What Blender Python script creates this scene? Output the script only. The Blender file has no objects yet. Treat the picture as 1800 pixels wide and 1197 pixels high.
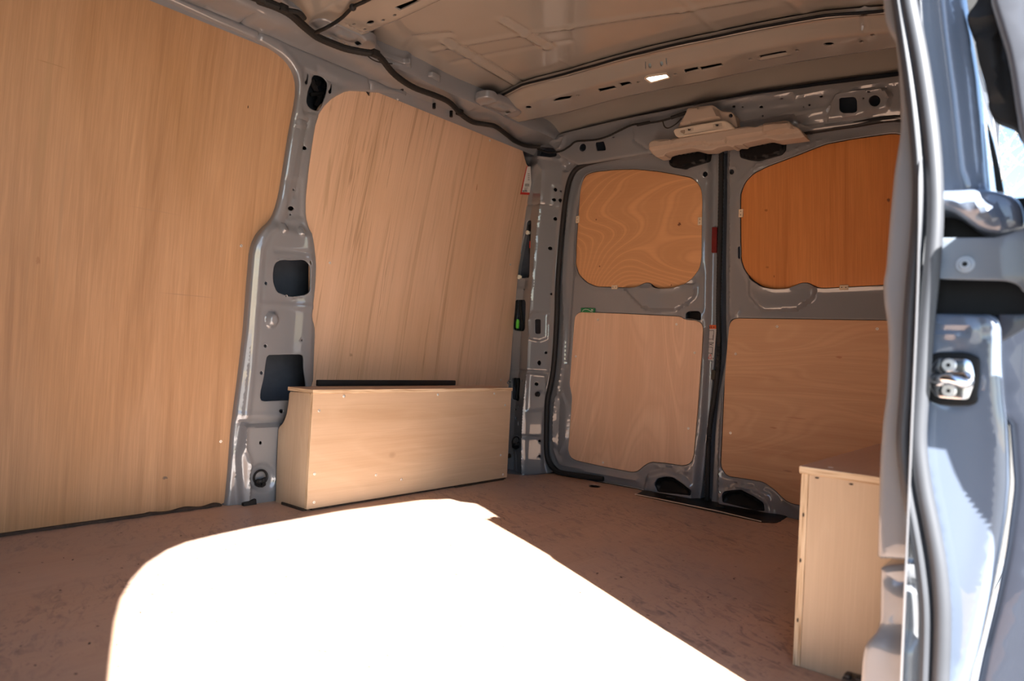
import bpy, bmesh, math, random
import numpy as np
from mathutils import Vector, Matrix
from mathutils.geometry import delaunay_2d_cdt
random.seed(4); rng = np.random.default_rng(4)
C = bpy.context.scene.collection
sc = bpy.context.scene

# ------------------------------------------------------------------ camera
CAM = np.array([1.982, 0.0, 0.5])
FPX = 1248.5
_y, _p, _r = np.radians([39.54, 0.87, 3.05])
FW = np.array([-np.sin(_y)*np.cos(_p), np.cos(_y)*np.cos(_p), np.sin(_p)])
_rt = np.cross(FW, [0, 0, 1]); _rt /= np.linalg.norm(_rt); _up = np.cross(_rt, FW)
RT = _rt*np.cos(_r)+_up*np.sin(_r); UP = _up*np.cos(_r)-_rt*np.sin(_r)
cd = bpy.data.cameras.new('camera'); co = bpy.data.objects.new('camera', cd); C.objects.link(co)
cd.sensor_width = 36; cd.lens = FPX/1800*36; cd.clip_start = .02; cd.clip_end = 500
M = Matrix.Identity(4)
for i, a in enumerate((RT, UP, -FW)):
    for j in range(3): M[j][i] = a[j]
for j in range(3): M[j][3] = CAM[j]
co.matrix_world = M
cd.dof.use_dof = True; cd.dof.focus_distance = 2.3; cd.dof.aperture_fstop = 4.0
sc.camera = co
# ------------------------------------------------------------------ world, sun, exposure
SUN = np.array([-.892, .453, -.80])            # direction the light travels
W = bpy.data.worlds.new('sky'); sc.world = W; W.use_nodes = True
nt = W.node_tree; nt.nodes.clear()
out = nt.nodes.new('ShaderNodeOutputWorld'); bg = nt.nodes.new('ShaderNodeBackground')
sky = nt.nodes.new('ShaderNodeTexSky'); sky.sky_type = 'NISHITA'; sky.sun_disc = False
sky.sun_elevation = math.atan2(.80, 1.0); sky.sun_rotation = math.atan2(.892, -.453)
sky.air_density = 1.0; sky.dust_density = .5; sky.ozone_density = 2.0; sky.altitude = 50
nt.links.new(sky.outputs[0], bg.inputs[0]); nt.links.new(bg.outputs[0], out.inputs[0])
bg.inputs[1].default_value = .40
sl = bpy.data.lights.new('sun', 'SUN'); so = bpy.data.objects.new('sun', sl); C.objects.link(so)
so.rotation_euler = Vector(SUN).to_track_quat('-Z', 'Y').to_euler(); so.location = (6, -3, 6)
sl.energy = 38.0; sl.angle = .009; sl.color = (1, .97, .93)
vs = sc.view_settings; vs.view_transform = 'Standard'; vs.look = 'None'; vs.gamma = 1; vs.use_curve_mapping = False
vs.exposure = 0.12

# ------------------------------------------------------------------ surfaces and pixel rays
def ray(u, v):
    d = FW+RT*(u-900)/FPX-UP*(v-598.5)/FPX
    return d/np.linalg.norm(d)
def hit(u, v, ax, val):
    d = ray(u, v); return CAM+d*(val-CAM[ax])/d[ax]
YR = 2.436
def xl(z): return .082*max(0., z-.45)**2*1.0
def zr(x): return 1.447-.037*((x-.88)/.74)**2
def onL(u, v, off=0.):
    x = off
    for _ in range(12):
        p = hit(u, v, 0, x); x = xl(p[2])+off
    return p
def onC(u, v, dz=0.):
    z = 1.45
    for _ in range(20):
        p = hit(u, v, 2, z); z = .5*z+.5*(zr(min(1.8, max(0, p[0])))+dz)
    return p
def mk(f, pts, a, b):
    o = []
    for p in pts:
        if len(p) == 3: o.append((p[1], p[2]))
        else:
            q = f(p[0], p[1]); o.append((q[a], q[b]))
    return o
def L2(pts, off=0.): return mk(lambda u, v: onL(u, v, off), pts, 1, 2)
def R2(pts, y=YR): return mk(lambda u, v: hit(u, v, 1, y), pts, 0, 2)
def C2(pts, dz=0.): return mk(lambda u, v: onC(u, v, dz), pts, 0, 1)
def F2(pts, z=0.): return mk(lambda u, v: hit(u, v, 2, z), pts, 0, 1)
def placeL(off): return lambda s, t, h: (xl(t)+off+h, s, t)
def placeR(y): return lambda s, t, h: (s, y-h, t)
def placeC(dz): return lambda s, t, h: (s, t, zr(s)+dz-h)
def placeF(z): return lambda s, t, h: (s, t, z+h)

# ------------------------------------------------------------------ 2D helpers
def area(P): 
    P = np.array(P); x, y = P[:, 0], P[:, 1]
    return .5*np.sum(x*np.roll(y, -1)-y*np.roll(x, -1))
def rnd(P, r=.012, n=2):
    P = [np.array(p, float) for p in P]
    for _ in range(n):
        Q = []
        for i in range(len(P)):
            a, b = P[i], P[(i+1) % len(P)]; d = b-a; l = np.linalg.norm(d)
            if l < 1e-7: continue
            c = min(.27*l, r); Q += [a+d*c/l, b-d*c/l]
        P = Q; r *= .45
    return P
def dens(P, step):
    Q = []
    for i in range(len(P)):
        a, b = np.array(P[i], float), np.array(P[(i+1) % len(P)], float); l = np.linalg.norm(b-a)
        if l < 1e-6: continue
        n = max(1, int(math.ceil(l/step)))
        Q += [a+(b-a)*k/n for k in range(n)]
    return Q
def inside(X, P):
    P = np.array(P); x, y = X[:, 0], X[:, 1]; r = np.zeros(len(X), bool)
    for i in range(len(P)):
        x0, y0 = P[i]; x1, y1 = P[(i+1) % len(P)]
        if y0 == y1: continue
        c = ((y0 > y) != (y1 > y)) & (x < (x1-x0)*(y-y0)/(y1-y0)+x0)
        r ^= c
    return r
def dist(X, P, closed=True):
    P = np.array(P, float); d = np.full(len(X), 1e9); n = len(P)
    for i in range(n if closed else n-1):
        a = P[i]; b = P[(i+1) % n]; ab = b-a; L = ab@ab
        t = np.clip(((X-a)@ab)/L, 0, 1) if L > 0 else np.zeros(len(X))
        d = np.minimum(d, np.hypot(*(X-a-t[:, None]*ab).T))
    return d
def offs(P, d):
    P = np.array(P); a = P-np.roll(P, 1, 0); b = np.roll(P, -1, 0)-P
    a /= np.linalg.norm(a, axis=1)[:, None]+1e-12; b /= np.linalg.norm(b, axis=1)[:, None]+1e-12
    t = a+b; l = np.linalg.norm(t, axis=1)[:, None]; t = np.where(l > .2, t/np.maximum(l, 1e-9), a)
    m = 1/np.clip(np.sqrt(np.maximum(0, (1+np.sum(a*b, 1))/2)), .6, 1)
    return P+np.stack([-t[:, 1], t[:, 0]], 1)*d*m[:, None]
def ell(cx, cy, rx, ry, n=12, rot=0):
    return [(cx+rx*math.cos(k*2*math.pi/n)*math.cos(rot)-ry*math.sin(k*2*math.pi/n)*math.sin(rot),
             cy+rx*math.cos(k*2*math.pi/n)*math.sin(rot)+ry*math.sin(k*2*math.pi/n)*math.cos(rot)) for k in range(n)]
def feats(fs):
    def h(X):
        r = np.zeros(len(X))
        for f in fs:
            k, P, H, w = f[:4]
            if k == 'poly':
                d = dist(X, P); d = np.where(inside(X, P), d, -d); t = np.clip(d/w+.5, 0, 1); r += H*t*t*(3-2*t)
            elif k == 'line': r += H*np.exp(-(dist(X, P, False)/w)**2)
            elif k == 'ring': r += H*np.exp(-(dist(X, P, True)/w)**2)
            elif k == 'tent': r += H*np.maximum(0, 1-dist(X, P, False)/w)
            elif k == 'fn': r += P(X)
        return r
    return h

# ------------------------------------------------------------------ object helpers
def link(name, me, mats, parent=None, base=None):
    o = bpy.data.objects.new(name, me); C.objects.link(o)
    for m in (mats if isinstance(mats, (list, tuple)) else [mats]): me.materials.append(m)
    pw = WPOS.get(parent.name, Vector((0, 0, 0))) if parent else Vector((0, 0, 0))
    if parent is None:
        co_ = np.array([v.co for v in me.vertices]); lo, hi = co_.min(0), co_.max(0)
        base = Vector(((lo[0]+hi[0])/2, (lo[1]+hi[1])/2, lo[2])) if base is None else Vector(base)
    else: base = pw
    me.transform(Matrix.Translation(-base))
    if parent: o.parent = parent; o.location = (0, 0, 0)
    else: o.location = base
    WPOS[o.name] = Vector(base)
    return o
WPOS = {}
def smooth(me, ang=None):
    for p in me.polygons: p.use_smooth = True
    if ang is not None:
        try: me.set_sharp_from_angle(angle=math.radians(ang))
        except Exception: pass
def obj(name, bm, mats, parent=None, sm=35, base=None):
    bmesh.ops.recalc_face_normals(bm, faces=bm.faces)
    me = bpy.data.meshes.new(name); bm.to_mesh(me); bm.free()
    if sm: smooth(me, sm)
    return link(name, me, mats, parent, base)
def thing(name, label, cat, loc, group=None):
    o = bpy.data.objects.new(name, None); C.objects.link(o); o.location = loc; o.empty_display_size = .05
    WPOS[o.name] = Vector(loc); tag(o, label, cat, group); return o
def tag(o, label, cat, group=None):
    o['label'] = label; o['category'] = cat
    if group: o['group'] = group
    return o
def struct(o, label=None):
    o['kind'] = 'structure'
    if label: o['label'] = label
    return o
def sempty(name, loc, label=None):
    o = bpy.data.objects.new(name, None); C.objects.link(o); o.location = loc; o.empty_display_size = .05
    WPOS[o.name] = Vector(loc); return struct(o, label)
def plate(name, outline, holes, place, mat, parent=None, h=None, step=.012, lip=.004, depth=.012, hdepth=.003, back=None, hlip=.0015, sm=35):
    """pressed sheet / board: outline and holes in surface coordinates, tessellated so that it follows the surface"""
    if area(outline) < 0: outline = outline[::-1]
    holes = [q[::-1] if area(q) > 0 else q for q in holes]
    outline = dens(outline, step*1.3); holes = [dens(q, step*1.3) for q in holes]
    loops = [(np.array(outline), offs(outline, lip), lip, depth)]+[(np.array(q), offs(q, hlip), hlip, hdepth) for q in holes]
    O = np.array(outline); lo, hi = O.min(0), O.max(0)
    gx = np.arange(lo[0]+step*.5, hi[0], step); gy = np.arange(lo[1]+step*.5, hi[1], step)
    G = np.array([(x+(step*.5 if j % 2 else 0), y) for j, y in enumerate(gy) for x in gx])
    keep = np.zeros(0)
    if len(G):
        k = inside(G, loops[0][1]) & (dist(G, loops[0][1]) > step*.45)
        G = G[k]
        for lp in loops[1:]:
            c = lp[1].mean(0); rr = np.max(np.hypot(*(lp[1]-c).T))+step
            near = np.hypot(*(G-c).T) < rr
            bad = np.zeros(len(G), bool)
            if near.any():
                g = G[near]; bad[near] = inside(g, lp[1]) | (dist(g, lp[1]) < step*.45)
            G = G[~bad]
    V = []; E = []
    for lp in loops:
        n0 = len(V); n = len(lp[1]); V += [tuple(p) for p in lp[1]]
        E += [(n0+i, n0+(i+1) % n) for i in range(n)]
    V += [tuple(p) for p in G]
    vo, eo, fo, _, _, _ = delaunay_2d_cdt([Vector(p) for p in V], E, [], 0, 1e-7)
    X = np.array([tuple(p) for p in vo])
    cen = np.array([X[list(f)].mean(0) for f in fo])
    ok = inside(cen, loops[0][1])
    for lp in loops[1:]: ok &= ~inside(cen, lp[1])
    H = h(X) if h else np.zeros(len(X))
    bm = bmesh.new()
    vs_ = [bm.verts.new(place(X[i, 0], X[i, 1], H[i])) for i in range(len(X))]
    for f, k in zip(fo, ok):
        if k:
            try: bm.faces.new([vs_[i] for i in f])
            except ValueError: pass
    for P, I, r, dp in loops:
        HI = h(I) if h else np.zeros(len(I)); rows = []
        for a in (0, 30, 60, 90):
            a = math.radians(a); Q = I+(P-I)*math.sin(a); hh = HI-r*(1-math.cos(a))
            rows.append([bm.verts.new(place(Q[i, 0], Q[i, 1], hh[i])) for i in range(len(P))])
        rows.append([bm.verts.new(place(P[i, 0], P[i, 1], HI[i]-r-dp)) for i in range(len(P))])
        n = len(P)
        for a, b in zip(rows, rows[1:]):
            for i in range(n): bm.faces.new((a[i], a[(i+1) % n], b[(i+1) % n], b[i]))
    if back is not None and not holes:
        r = rows[-1]
        try: bm.faces.new(r)
        except ValueError: pass
    bmesh.ops.remove_doubles(bm, verts=bm.verts, dist=2e-5)
    bmesh.ops.delete(bm, geom=[v for v in bm.verts if not v.link_faces], context='VERTS')
    return obj(name, bm, mat, parent, sm=sm)
def bx(bm, lo, hi, bev=0., seg=2):
    g = bmesh.ops.create_cube(bm, size=1)['verts']
    for v in g: v.co = Vector([lo[i]+(v.co[i]+.5)*(hi[i]-lo[i]) for i in range(3)])
    if bev:
        es = {e for v in g for e in v.link_edges}
        bmesh.ops.bevel(bm, geom=list(es), offset=bev, segments=seg, affect='EDGES', profile=.5)
def crom(P, n=6, closed=False):
    P = [np.array(p, float) for p in P]; Q = []; N = len(P)
    for i in range(N if closed else N-1):
        g = (lambda k: P[k % N]) if closed else (lambda k: P[min(max(k, 0), N-1)])
        a, b, c, d = g(i-1), g(i), g(i+1), g(i+2)
        for k in range(n):
            t = k/n
            Q.append(.5*((2*b)+(c-a)*t+(2*a-5*b+4*c-d)*t*t+(3*b-3*c+d-a)*t**3))
    if not closed: Q.append(P[-1])
    return Q
def tube(bm, P, r, n=10, closed=False, ax=None, rib=None, flat=1.0, caps=True):
    P = [Vector(p) for p in P]; N = len(P); rings = []; up = None; L = 0
    for i in range(N):
        t = (P[(i+1) % N]-P[i-1]) if closed or 0 < i < N-1 else (P[1]-P[0] if i == 0 else P[-1]-P[-2])
        t.normalize()
        if up is None:
            up = Vector(ax) if ax else Vector((0, 0, 1)) if abs(t.z) < .9 else Vector((1, 0, 0))
        up = (up-t*up.dot(t)).normalized(); s = t.cross(up)
        rr = r(i/(N-1)) if callable(r) else r
        if rib: rr *= 1+rib*(i % 2)
        rings.append([bm.verts.new(P[i]+up*math.cos(a)*rr*flat+s*math.sin(a)*rr) for a in [2*math.pi*k/n for k in range(n)]])
    for i in range(N if closed else N-1):
        a, b = rings[i], rings[(i+1) % N]
        for k in range(n): bm.faces.new((a[k], a[(k+1) % n], b[(k+1) % n], b[k]))
    if not closed and caps: bm.faces.new(rings[0]); bm.faces.new(rings[-1][::-1])
def cyl(bm, p, d, r, L, n=16, r2=None, bev=0):
    d = Vector(d).normalized(); q = d.to_track_quat('Z', 'Y').to_matrix().to_4x4()
    g = bmesh.ops.create_cone(bm, cap_ends=True, segments=n, radius1=r, radius2=r if r2 is None else r2, depth=L,
                              matrix=Matrix.Translation(Vector(p)+d*L/2) @ q)['verts']
    return g
def sweep(name, prof, y0, y1, mat, parent, n=40, fn=None, zf=None):
    bm = bmesh.new(); rows = []
    for k in range(n+1):
        y = y0+(y1-y0)*k/n
        rows.append([bm.verts.new(((x+(fn(y, i) if fn else 0)), y, z+(zf(y, i) if zf else 0))) for i, (x, z) in enumerate(prof)])
    for a, b in zip(rows, rows[1:]):
        for i in range(len(prof)-1): bm.faces.new((a[i], a[i+1], b[i+1], b[i]))
    return obj(name, bm, mat, parent, sm=40)

# ------------------------------------------------------------------ materials
def base_mat(name, rough=.5, metal=0, coat=0, spec=.5):
    m = bpy.data.materials.new(name); m.use_nodes = True; n = m.node_tree
    b = n.nodes['Principled BSDF']; b.inputs['Roughness'].default_value = rough; b.inputs['Metallic'].default_value = metal
    b.inputs['Coat Weight'].default_value = coat; b.inputs['Coat Roughness'].default_value = .025; b.inputs['Coat IOR'].default_value = 1.6
    b.inputs['Specular IOR Level'].default_value = spec
    return m, n, b
def N(n, t, **k):
    x = n.nodes.new(t)
    for a, v in k.items(): setattr(x, a, v)
    return x
def noise(n, vec, scale, detail=3, rough=.55, dist_=0):
    x = N(n, 'ShaderNodeTexNoise'); x.inputs['Scale'].default_value = scale; x.inputs['Detail'].default_value = detail
    x.inputs['Roughness'].default_value = rough; x.inputs['Distortion'].default_value = dist_
    n.links.new(vec, x.inputs['Vector']); return x.outputs['Fac']
def mapping(n, sc_, rot=(0, 0, 0), loc=(0, 0, 0)):
    g = N(n, 'ShaderNodeNewGeometry'); mp = N(n, 'ShaderNodeMapping')
    mp.inputs['Scale'].default_value = sc_; mp.inputs['Location'].default_value = loc
    if any(rot):
        m0 = N(n, 'ShaderNodeMapping'); m0.inputs['Rotation'].default_value = rot
        n.links.new(g.outputs['Position'], m0.inputs['Vector']); n.links.new(m0.outputs[0], mp.inputs['Vector'])
    else: n.links.new(g.outputs['Position'], mp.inputs['Vector'])
    return mp.outputs[0]
def ramp(n, fac, stops):
    r = N(n, 'ShaderNodeValToRGB'); e = r.color_ramp.elements
    while len(e) < len(stops): e.new(.5)
    for k, (p, c) in enumerate(stops):
        e[k].position = p; e[k].color = (c, c, c, 1) if isinstance(c, (int, float)) else (*c, 1)
    n.links.new(fac, r.inputs[0]); return r.outputs[0]
def mix(n, fac, a, b, mode='MIX'):
    x = N(n, 'ShaderNodeMix', data_type='RGBA', blend_type=mode)
    for s, v in ((0, fac), (6, a), (7, b)):
        if hasattr(v, 'links') or hasattr(v, 'is_linked'): n.links.new(v, x.inputs[s])
        elif isinstance(v, (int, float)): x.inputs[s].default_value = v
        else: x.inputs[s].default_value = (*v, 1)
    return x.outputs[2]
def math_(n, op, a, b=0.):
    x = N(n, 'ShaderNodeMath', operation=op)
    for s, v in ((0, a), (1, b)):
        if isinstance(v, (int, float)): x.inputs[s].default_value = v
        else: n.links.new(v, x.inputs[s])
    return x.outputs[0]
def bump(n, b, h, strength, distance=.001):
    x = N(n, 'ShaderNodeBump'); x.inputs['Strength'].default_value = strength; x.inputs['Distance'].default_value = distance
    n.links.new(h, x.inputs['Height']); n.links.new(x.outputs[0], b.inputs['Normal'])
def plain(name, col, rough=.5, metal=0, coat=0, var=.12, sc_=30, emit=0, bmp=.0, spec=.5):
    m, n, b = base_mat(name, rough, metal, coat, spec)
    f = noise(n, mapping(n, (1, 1, 1)), sc_, 3)
    c = mix(n, ramp(n, f, [(.3, 0), (.7, 1)]), tuple(x*(1-var) for x in col), tuple(min(1, x*(1+var)) for x in col))
    n.links.new(c, b.inputs['Base Color'])
    if bmp: bump(n, b, f, bmp)
    if emit: b.inputs['Emission Color'].default_value = (*col, 1); b.inputs['Emission Strength'].default_value = emit
    return m
def ply(name, A, B, dark, cross, along, streak=.3, band=.0, seed=0., rot=(0, 0, 0), bandn=26, fib=.16, dirt=0, spec=.35, bscale=(1.9, .85), pale=.0, lines=0, spots=()):
    """rotary cut veneer: cross / along are unit axes; grain runs along"""
    m, n, b = base_mat(name, .5, spec=spec)
    cr, al = np.array(cross, float), np.array(along, float)
    def mp(sc_c, sc_a): return mapping(n, tuple(np.maximum(.001, cr*sc_c+al*sc_a)), rot, (seed, seed*1.7, seed*.6))
    big = noise(n, mp(3.0, .9), 1, 4, .5, .6)
    col = mix(n, ramp(n, big, [(.32, 0), (.68, 1)]), A, B)
    st = noise(n, mp(15, .55), 1, 5, .62, 1.2)
    col = mix(n, math_(n, 'MULTIPLY', ramp(n, st, [(.53, 0), (.72, 1)]), streak), col, dark)
    if band:
        q = noise(n, mp(*bscale), 1, 1.6, .42, .5)
        s = math_(n, 'SINE', math_(n, 'MULTIPLY', q, bandn*6.283))
        q2 = noise(n, mp(7, 3.), 1, 2, .5)
        col = mix(n, math_(n, 'MULTIPLY', math_(n, 'MULTIPLY', ramp(n, math_(n, 'ABSOLUTE', s), [(.55, 1), (.0, 0)][::-1]), band*.8), q2), col, dark)
        if pale: col = mix(n, math_(n, 'MULTIPLY', ramp(n, s, [(.60, 0), (.995, 1)]), pale), col, tuple(min(1, x*1.28) for x in A))
    f1 = noise(n, mp(420, 9), 1, 3, .6)
    f2 = noise(n, mp(130, 3.2), 1, 4, .65)
    ff = math_(n, 'ADD', math_(n, 'MULTIPLY', f1, .5), math_(n, 'MULTIPLY', f2, .5))
    col = mix(n, ramp(n, ff, [(.42, fib), (.62, 0)]), col, tuple(x*.45 for x in dark))
    if lines:   # thin dark resin lines that swarm in a few zones
        l = noise(n, mp(34, .5), 1, 3, .6, .8); z_ = noise(n, mp(3.2, .15), 1, 1, .5)
        lm = ramp(n, l, [(.50, 0), (.508, 1), (.514, 1), (.526, 0)])
        col = mix(n, math_(n, 'MULTIPLY', math_(n, 'MULTIPLY', lm, ramp(n, z_, [(.48, 0), (.58, 1)])), lines), col, tuple(x*.8 for x in dark))
    # sparse small knots and pin marks
    vo = N(n, 'ShaderNodeTexVoronoi'); vo.inputs['Scale'].default_value = 1; n.links.new(mp(5, 3.2), vo.inputs['Vector'])
    col = mix(n, math_(n, 'MULTIPLY', ramp(n, vo.outputs['Distance'], [(.02, 1), (.07, 0)]), .45), col, tuple(x*.45 for x in dark))
    for (c_, rad, cc, k) in spots:
        sb = N(n, 'ShaderNodeVectorMath', operation='SUBTRACT'); n.links.new(mapping(n, (1, 1, 1)), sb.inputs[0]); sb.inputs[1].default_value = c_
        dv = N(n, 'ShaderNodeVectorMath', operation='DIVIDE'); n.links.new(sb.outputs[0], dv.inputs[0]); dv.inputs[1].default_value = rad
        ln = N(n, 'ShaderNodeVectorMath', operation='LENGTH'); n.links.new(dv.outputs[0], ln.inputs[0])
        nz = noise(n, dv.outputs[0], 1.7, 4, .7)
        col = mix(n, ramp(n, math_(n, 'ADD', ln.outputs['Value'], math_(n, 'MULTIPLY', nz, .9)), [(.75, k), (1.35, 0)]), col, cc)
    if dirt:
        P1 = mapping(n, (1, 1, 1), (0, 0, 0), (3.1, 1.2, 0))
        patch = ramp(n, noise(n, P1, 2.6, 4), [(.38, 0), (.58, 1)])
        sp = ramp(n, noise(n, mapping(n, (75, 75, 75)), 1, 4, .7), [(.62, 0), (.66, 1)])
        col = mix(n, math_(n, 'MULTIPLY', math_(n, 'MULTIPLY', sp, patch), .85*dirt), col, (.06, .04, .035))
        sc1 = ramp(n, noise(n, mapping(n, (14, 40, 20), (0, 0, .5)), 1, 6, .72, 1.2), [(.50, 0), (.66, 1)])
        col = mix(n, math_(n, 'MULTIPLY', math_(n, 'MULTIPLY', sc1, patch), .85*dirt), col, (.13, .095, .09))
        grime_sky = ramp(n, noise(n, mapping(n, (1, 1, 1), (0, 0, 0), (7, 2, 0)), 1.6, 4), [(.35, 0), (.75, 1)])
        col = mix(n, math_(n, 'MULTIPLY', grime_sky, .70*dirt), col, (.33, .275, .25))  # grime film, its grey also standing in for skylight on the floor
        v2 = N(n, 'ShaderNodeTexVoronoi'); v2.inputs['Scale'].default_value = 16; n.links.new(mapping(n, (1, 1.6, 1)), v2.inputs['Vector'])
        col = mix(n, ramp(n, v2.outputs['Distance'], [(.05, .8), (.075, 0)]), col, (.05, .03, .025))
    n.links.new(col, b.inputs['Base Color'])
    b.inputs['Roughness'].default_value = .46
    bump(n, b, ff, .25, .0006)
    return m
X_, Y_, Z_ = (1, 0, 0), (0, 1, 0), (0, 0, 1)
STEEL = plain('grey_primer_paint', (.205, .212, .226), rough=.30, coat=1, var=.05, sc_=3)
STEELR = plain('roof_paint', (.29, .262, .230), rough=.24, coat=1, var=.05, sc_=3)
BLUE = plain('blue_grey_body_paint', (.130, .160, .215), rough=.3, coat=1, var=.04, sc_=3)
BLACKP = plain('black_plastic', (.007, .007, .008), rough=.45, var=.2, spec=.25)
RUB = plain('black_rubber', (.009, .009, .010), rough=.65, var=.25, bmp=.1)
RUBG = plain('grey_rubber_seal', (.040, .043, .050), rough=.5, var=.1, sc_=12, bmp=.08)
TAPE = plain('cloth_harness_tape', (.008, .007, .006), rough=.75, var=.4, sc_=160, bmp=.6)
CHROME = plain('zinc_plated_steel', (.85, .85, .83), rough=.35, metal=.75, var=.05)
STRIKE = plain('polished_steel', (.82, .82, .83), rough=.16, metal=1, var=.06)
BEIGE = plain('beige_trim_plastic', (.42, .33, .26), rough=.55, var=.04, sc_=8)
BEIGE2 = plain('pale_beige_plastic', (.55, .46, .36), rough=.5, var=.04, sc_=8)
DARKB = plain('dark_brown_underlay', (.045, .028, .018), rough=.85, var=.4, sc_=60, bmp=.5)
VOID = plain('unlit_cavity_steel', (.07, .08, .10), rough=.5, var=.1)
PLYEDGE = None
def sp(px, ax, val, ru, rv, cc, k):
    p = onL(*px) if ax == 0 else hit(*px, ax, val); a = (1., ru, rv) if ax == 0 else (ru, 1., rv); return (tuple(p), a, cc, k)
SP1 = [sp((290, 840), 0, 0, .016, .009, (.10, .08, .07), .8), sp((67, 458), 0, 0, .010, .020, (.30, .14, .06), .6), sp((436, 188), 0, 0, .004, .009, (.06, .03, .02), 1),
       sp((330, 519), 0, 0, .17, .0028, (.34, .20, .12), .7), sp((90, 112), 0, 0, .07, .003, (.34, .19, .09), .7), sp((270, 370), 0, 0, .16, .003, (.36, .22, .13), .45), sp((80, 190), 0, 0, .02, .5, (.40, .24, .12), .55), sp((60, 350), 0, 0, .012, .5, (.38, .22, .11), .5), sp((105, 400), 0, 0, .010, .5, (.40, .24, .13), .45)]
SP2 = [sp((617, 624), 0, 0, .014, .012, (.36, .22, .13), .7), sp((838, 330), 0, 0, .006, .03, (.34, .14, .07), .7), sp((575, 330), 0, 0, .02, .22, (.46, .30, .18), .6)]
SPD = [sp((1347, 370), 1, YR, .012, .010, (.28, .09, .025), .8), sp((1562, 352), 1, YR, .010, .014, (.16, .06, .03), .9), sp((1349, 470), 1, YR, .012, .008, (.30, .10, .03), .7), sp((1361, 486), 1, YR, .004, .010, (.2, .06, .02), .8)]
SPL = [sp((1475, 628), 1, YR, .020, .008, (.38, .15, .07), .6), sp((1360, 752), 1, YR, .026, .006, (.38, .15, .07), .6), sp((1385, 828), 1, YR, .03, .006, (.30, .15, .09), .6), sp((1400, 735), 1, YR, .07, .006, (.42, .19, .10), .5)]
P_WALL1 = ply('veneer_wall_front', (.56, .335, .185), (.48, .265, .125), (.32, .165, .075), Y_, Z_, streak=.55, band=.30, seed=1.3, rot=(.0, 0, 0), bandn=5, fib=.22, bscale=(3.2, .30), spots=SP1)
P_WALL2 = ply('veneer_wall_rear', (.74, .50, .345), (.67, .43, .27), (.36, .22, .12), Y_, Z_, streak=.85, band=.25, seed=5.2, rot=(.09, 0, 0), bandn=4, fib=.09, bscale=(3.4, .28), lines=.5, spots=SP2)
P_D1U = ply('veneer_rotary_flame', (.67, .35, .165), (.62, .315, .14), (.50, .24, .10), Z_, X_, streak=.08, band=.6, seed=2.9, bandn=95, fib=.07, bscale=(2.2, .9), pale=.40)
P_D1L = ply('veneer_pink_vertical', (.82, .545, .37), (.77, .49, .32), (.60, .355, .215), X_, Z_, streak=.3, band=.5, seed=3.4, bandn=9, fib=.10, bscale=(4.2, .75), pale=.3)
P_D2U = ply('veneer_red_vertical', (.69, .28, .085), (.60, .22, .06), (.38, .12, .03), X_, Z_, streak=.55, band=.3, seed=8.1, rot=(0, .05, 0), bandn=6, fib=.18, bscale=(4, .4), spots=SPD)
P_D2L = ply('veneer_pink_horizontal', (.68, .42, .245), (.61, .36, .20), (.45, .22, .115), Z_, X_, streak=.45, band=.45, seed=4.4, bandn=9, fib=.09, bscale=(5, .9), pale=.2, spots=SPL)
P_BOX = ply('veneer_box_front', (.605, .455, .315), (.555, .395, .265), (.40, .265, .15), Z_, Y_, streak=.35, band=.3, seed=6.6, bandn=6, fib=.08, bscale=(4, .8))
P_BOXE = ply('veneer_box_end', (.62, .49, .345), (.58, .44, .30), (.45, .31, .195), X_, Z_, streak=.3, band=.4, seed=7.7, bandn=8, fib=.10, bscale=(9, 1.2))
P_TOP = ply('veneer_box_top', (.56, .39, .28), (.51, .34, .24), (.4, .22, .13), X_, Y_, streak=.2, band=.15, seed=9.7, bandn=8, fib=.10)
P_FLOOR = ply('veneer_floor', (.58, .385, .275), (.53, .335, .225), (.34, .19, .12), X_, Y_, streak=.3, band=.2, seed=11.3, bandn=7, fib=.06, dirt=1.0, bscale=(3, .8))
def edge_mat(name, ax):
    m, n, b = base_mat(name, .7)
    w = N(n, 'ShaderNodeTexNoise'); w.inputs['Scale'].default_value = 1; w.inputs['Detail'].default_value = 2
    s = [12, 12, 12]; s[ax] = 420
    n.links.new(mapping(n, tuple(s)), w.inputs['Vector'])
    c = ramp(n, w.outputs['Fac'], [(.35, (.38, .24, .13)), (.5, (.66, .50, .32)), (.7, (.74, .60, .42))])
    n.links.new(c, b.inputs['Base Color']); return m
EDGX, EDGY, EDGZ = edge_mat('ply_edge_x', 0), edge_mat('ply_edge_y', 1), edge_mat('ply_edge_z', 2)
def board(name, lo, hi, mat, parent, bev=.0008):
    """plywood board: veneer on the two large faces, layered edge elsewhere"""
    bm = bmesh.new(); bx(bm, lo, hi, bev, 1); th = int(np.argmin(np.array(hi)-np.array(lo)))
    bm.normal_update()
    for f in bm.faces: f.material_index = 0 if abs(f.normal[th]) > .9 else 1
    return obj(name, bm, [mat, (EDGX, EDGY, EDGZ)[th]], parent, sm=None)

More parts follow.
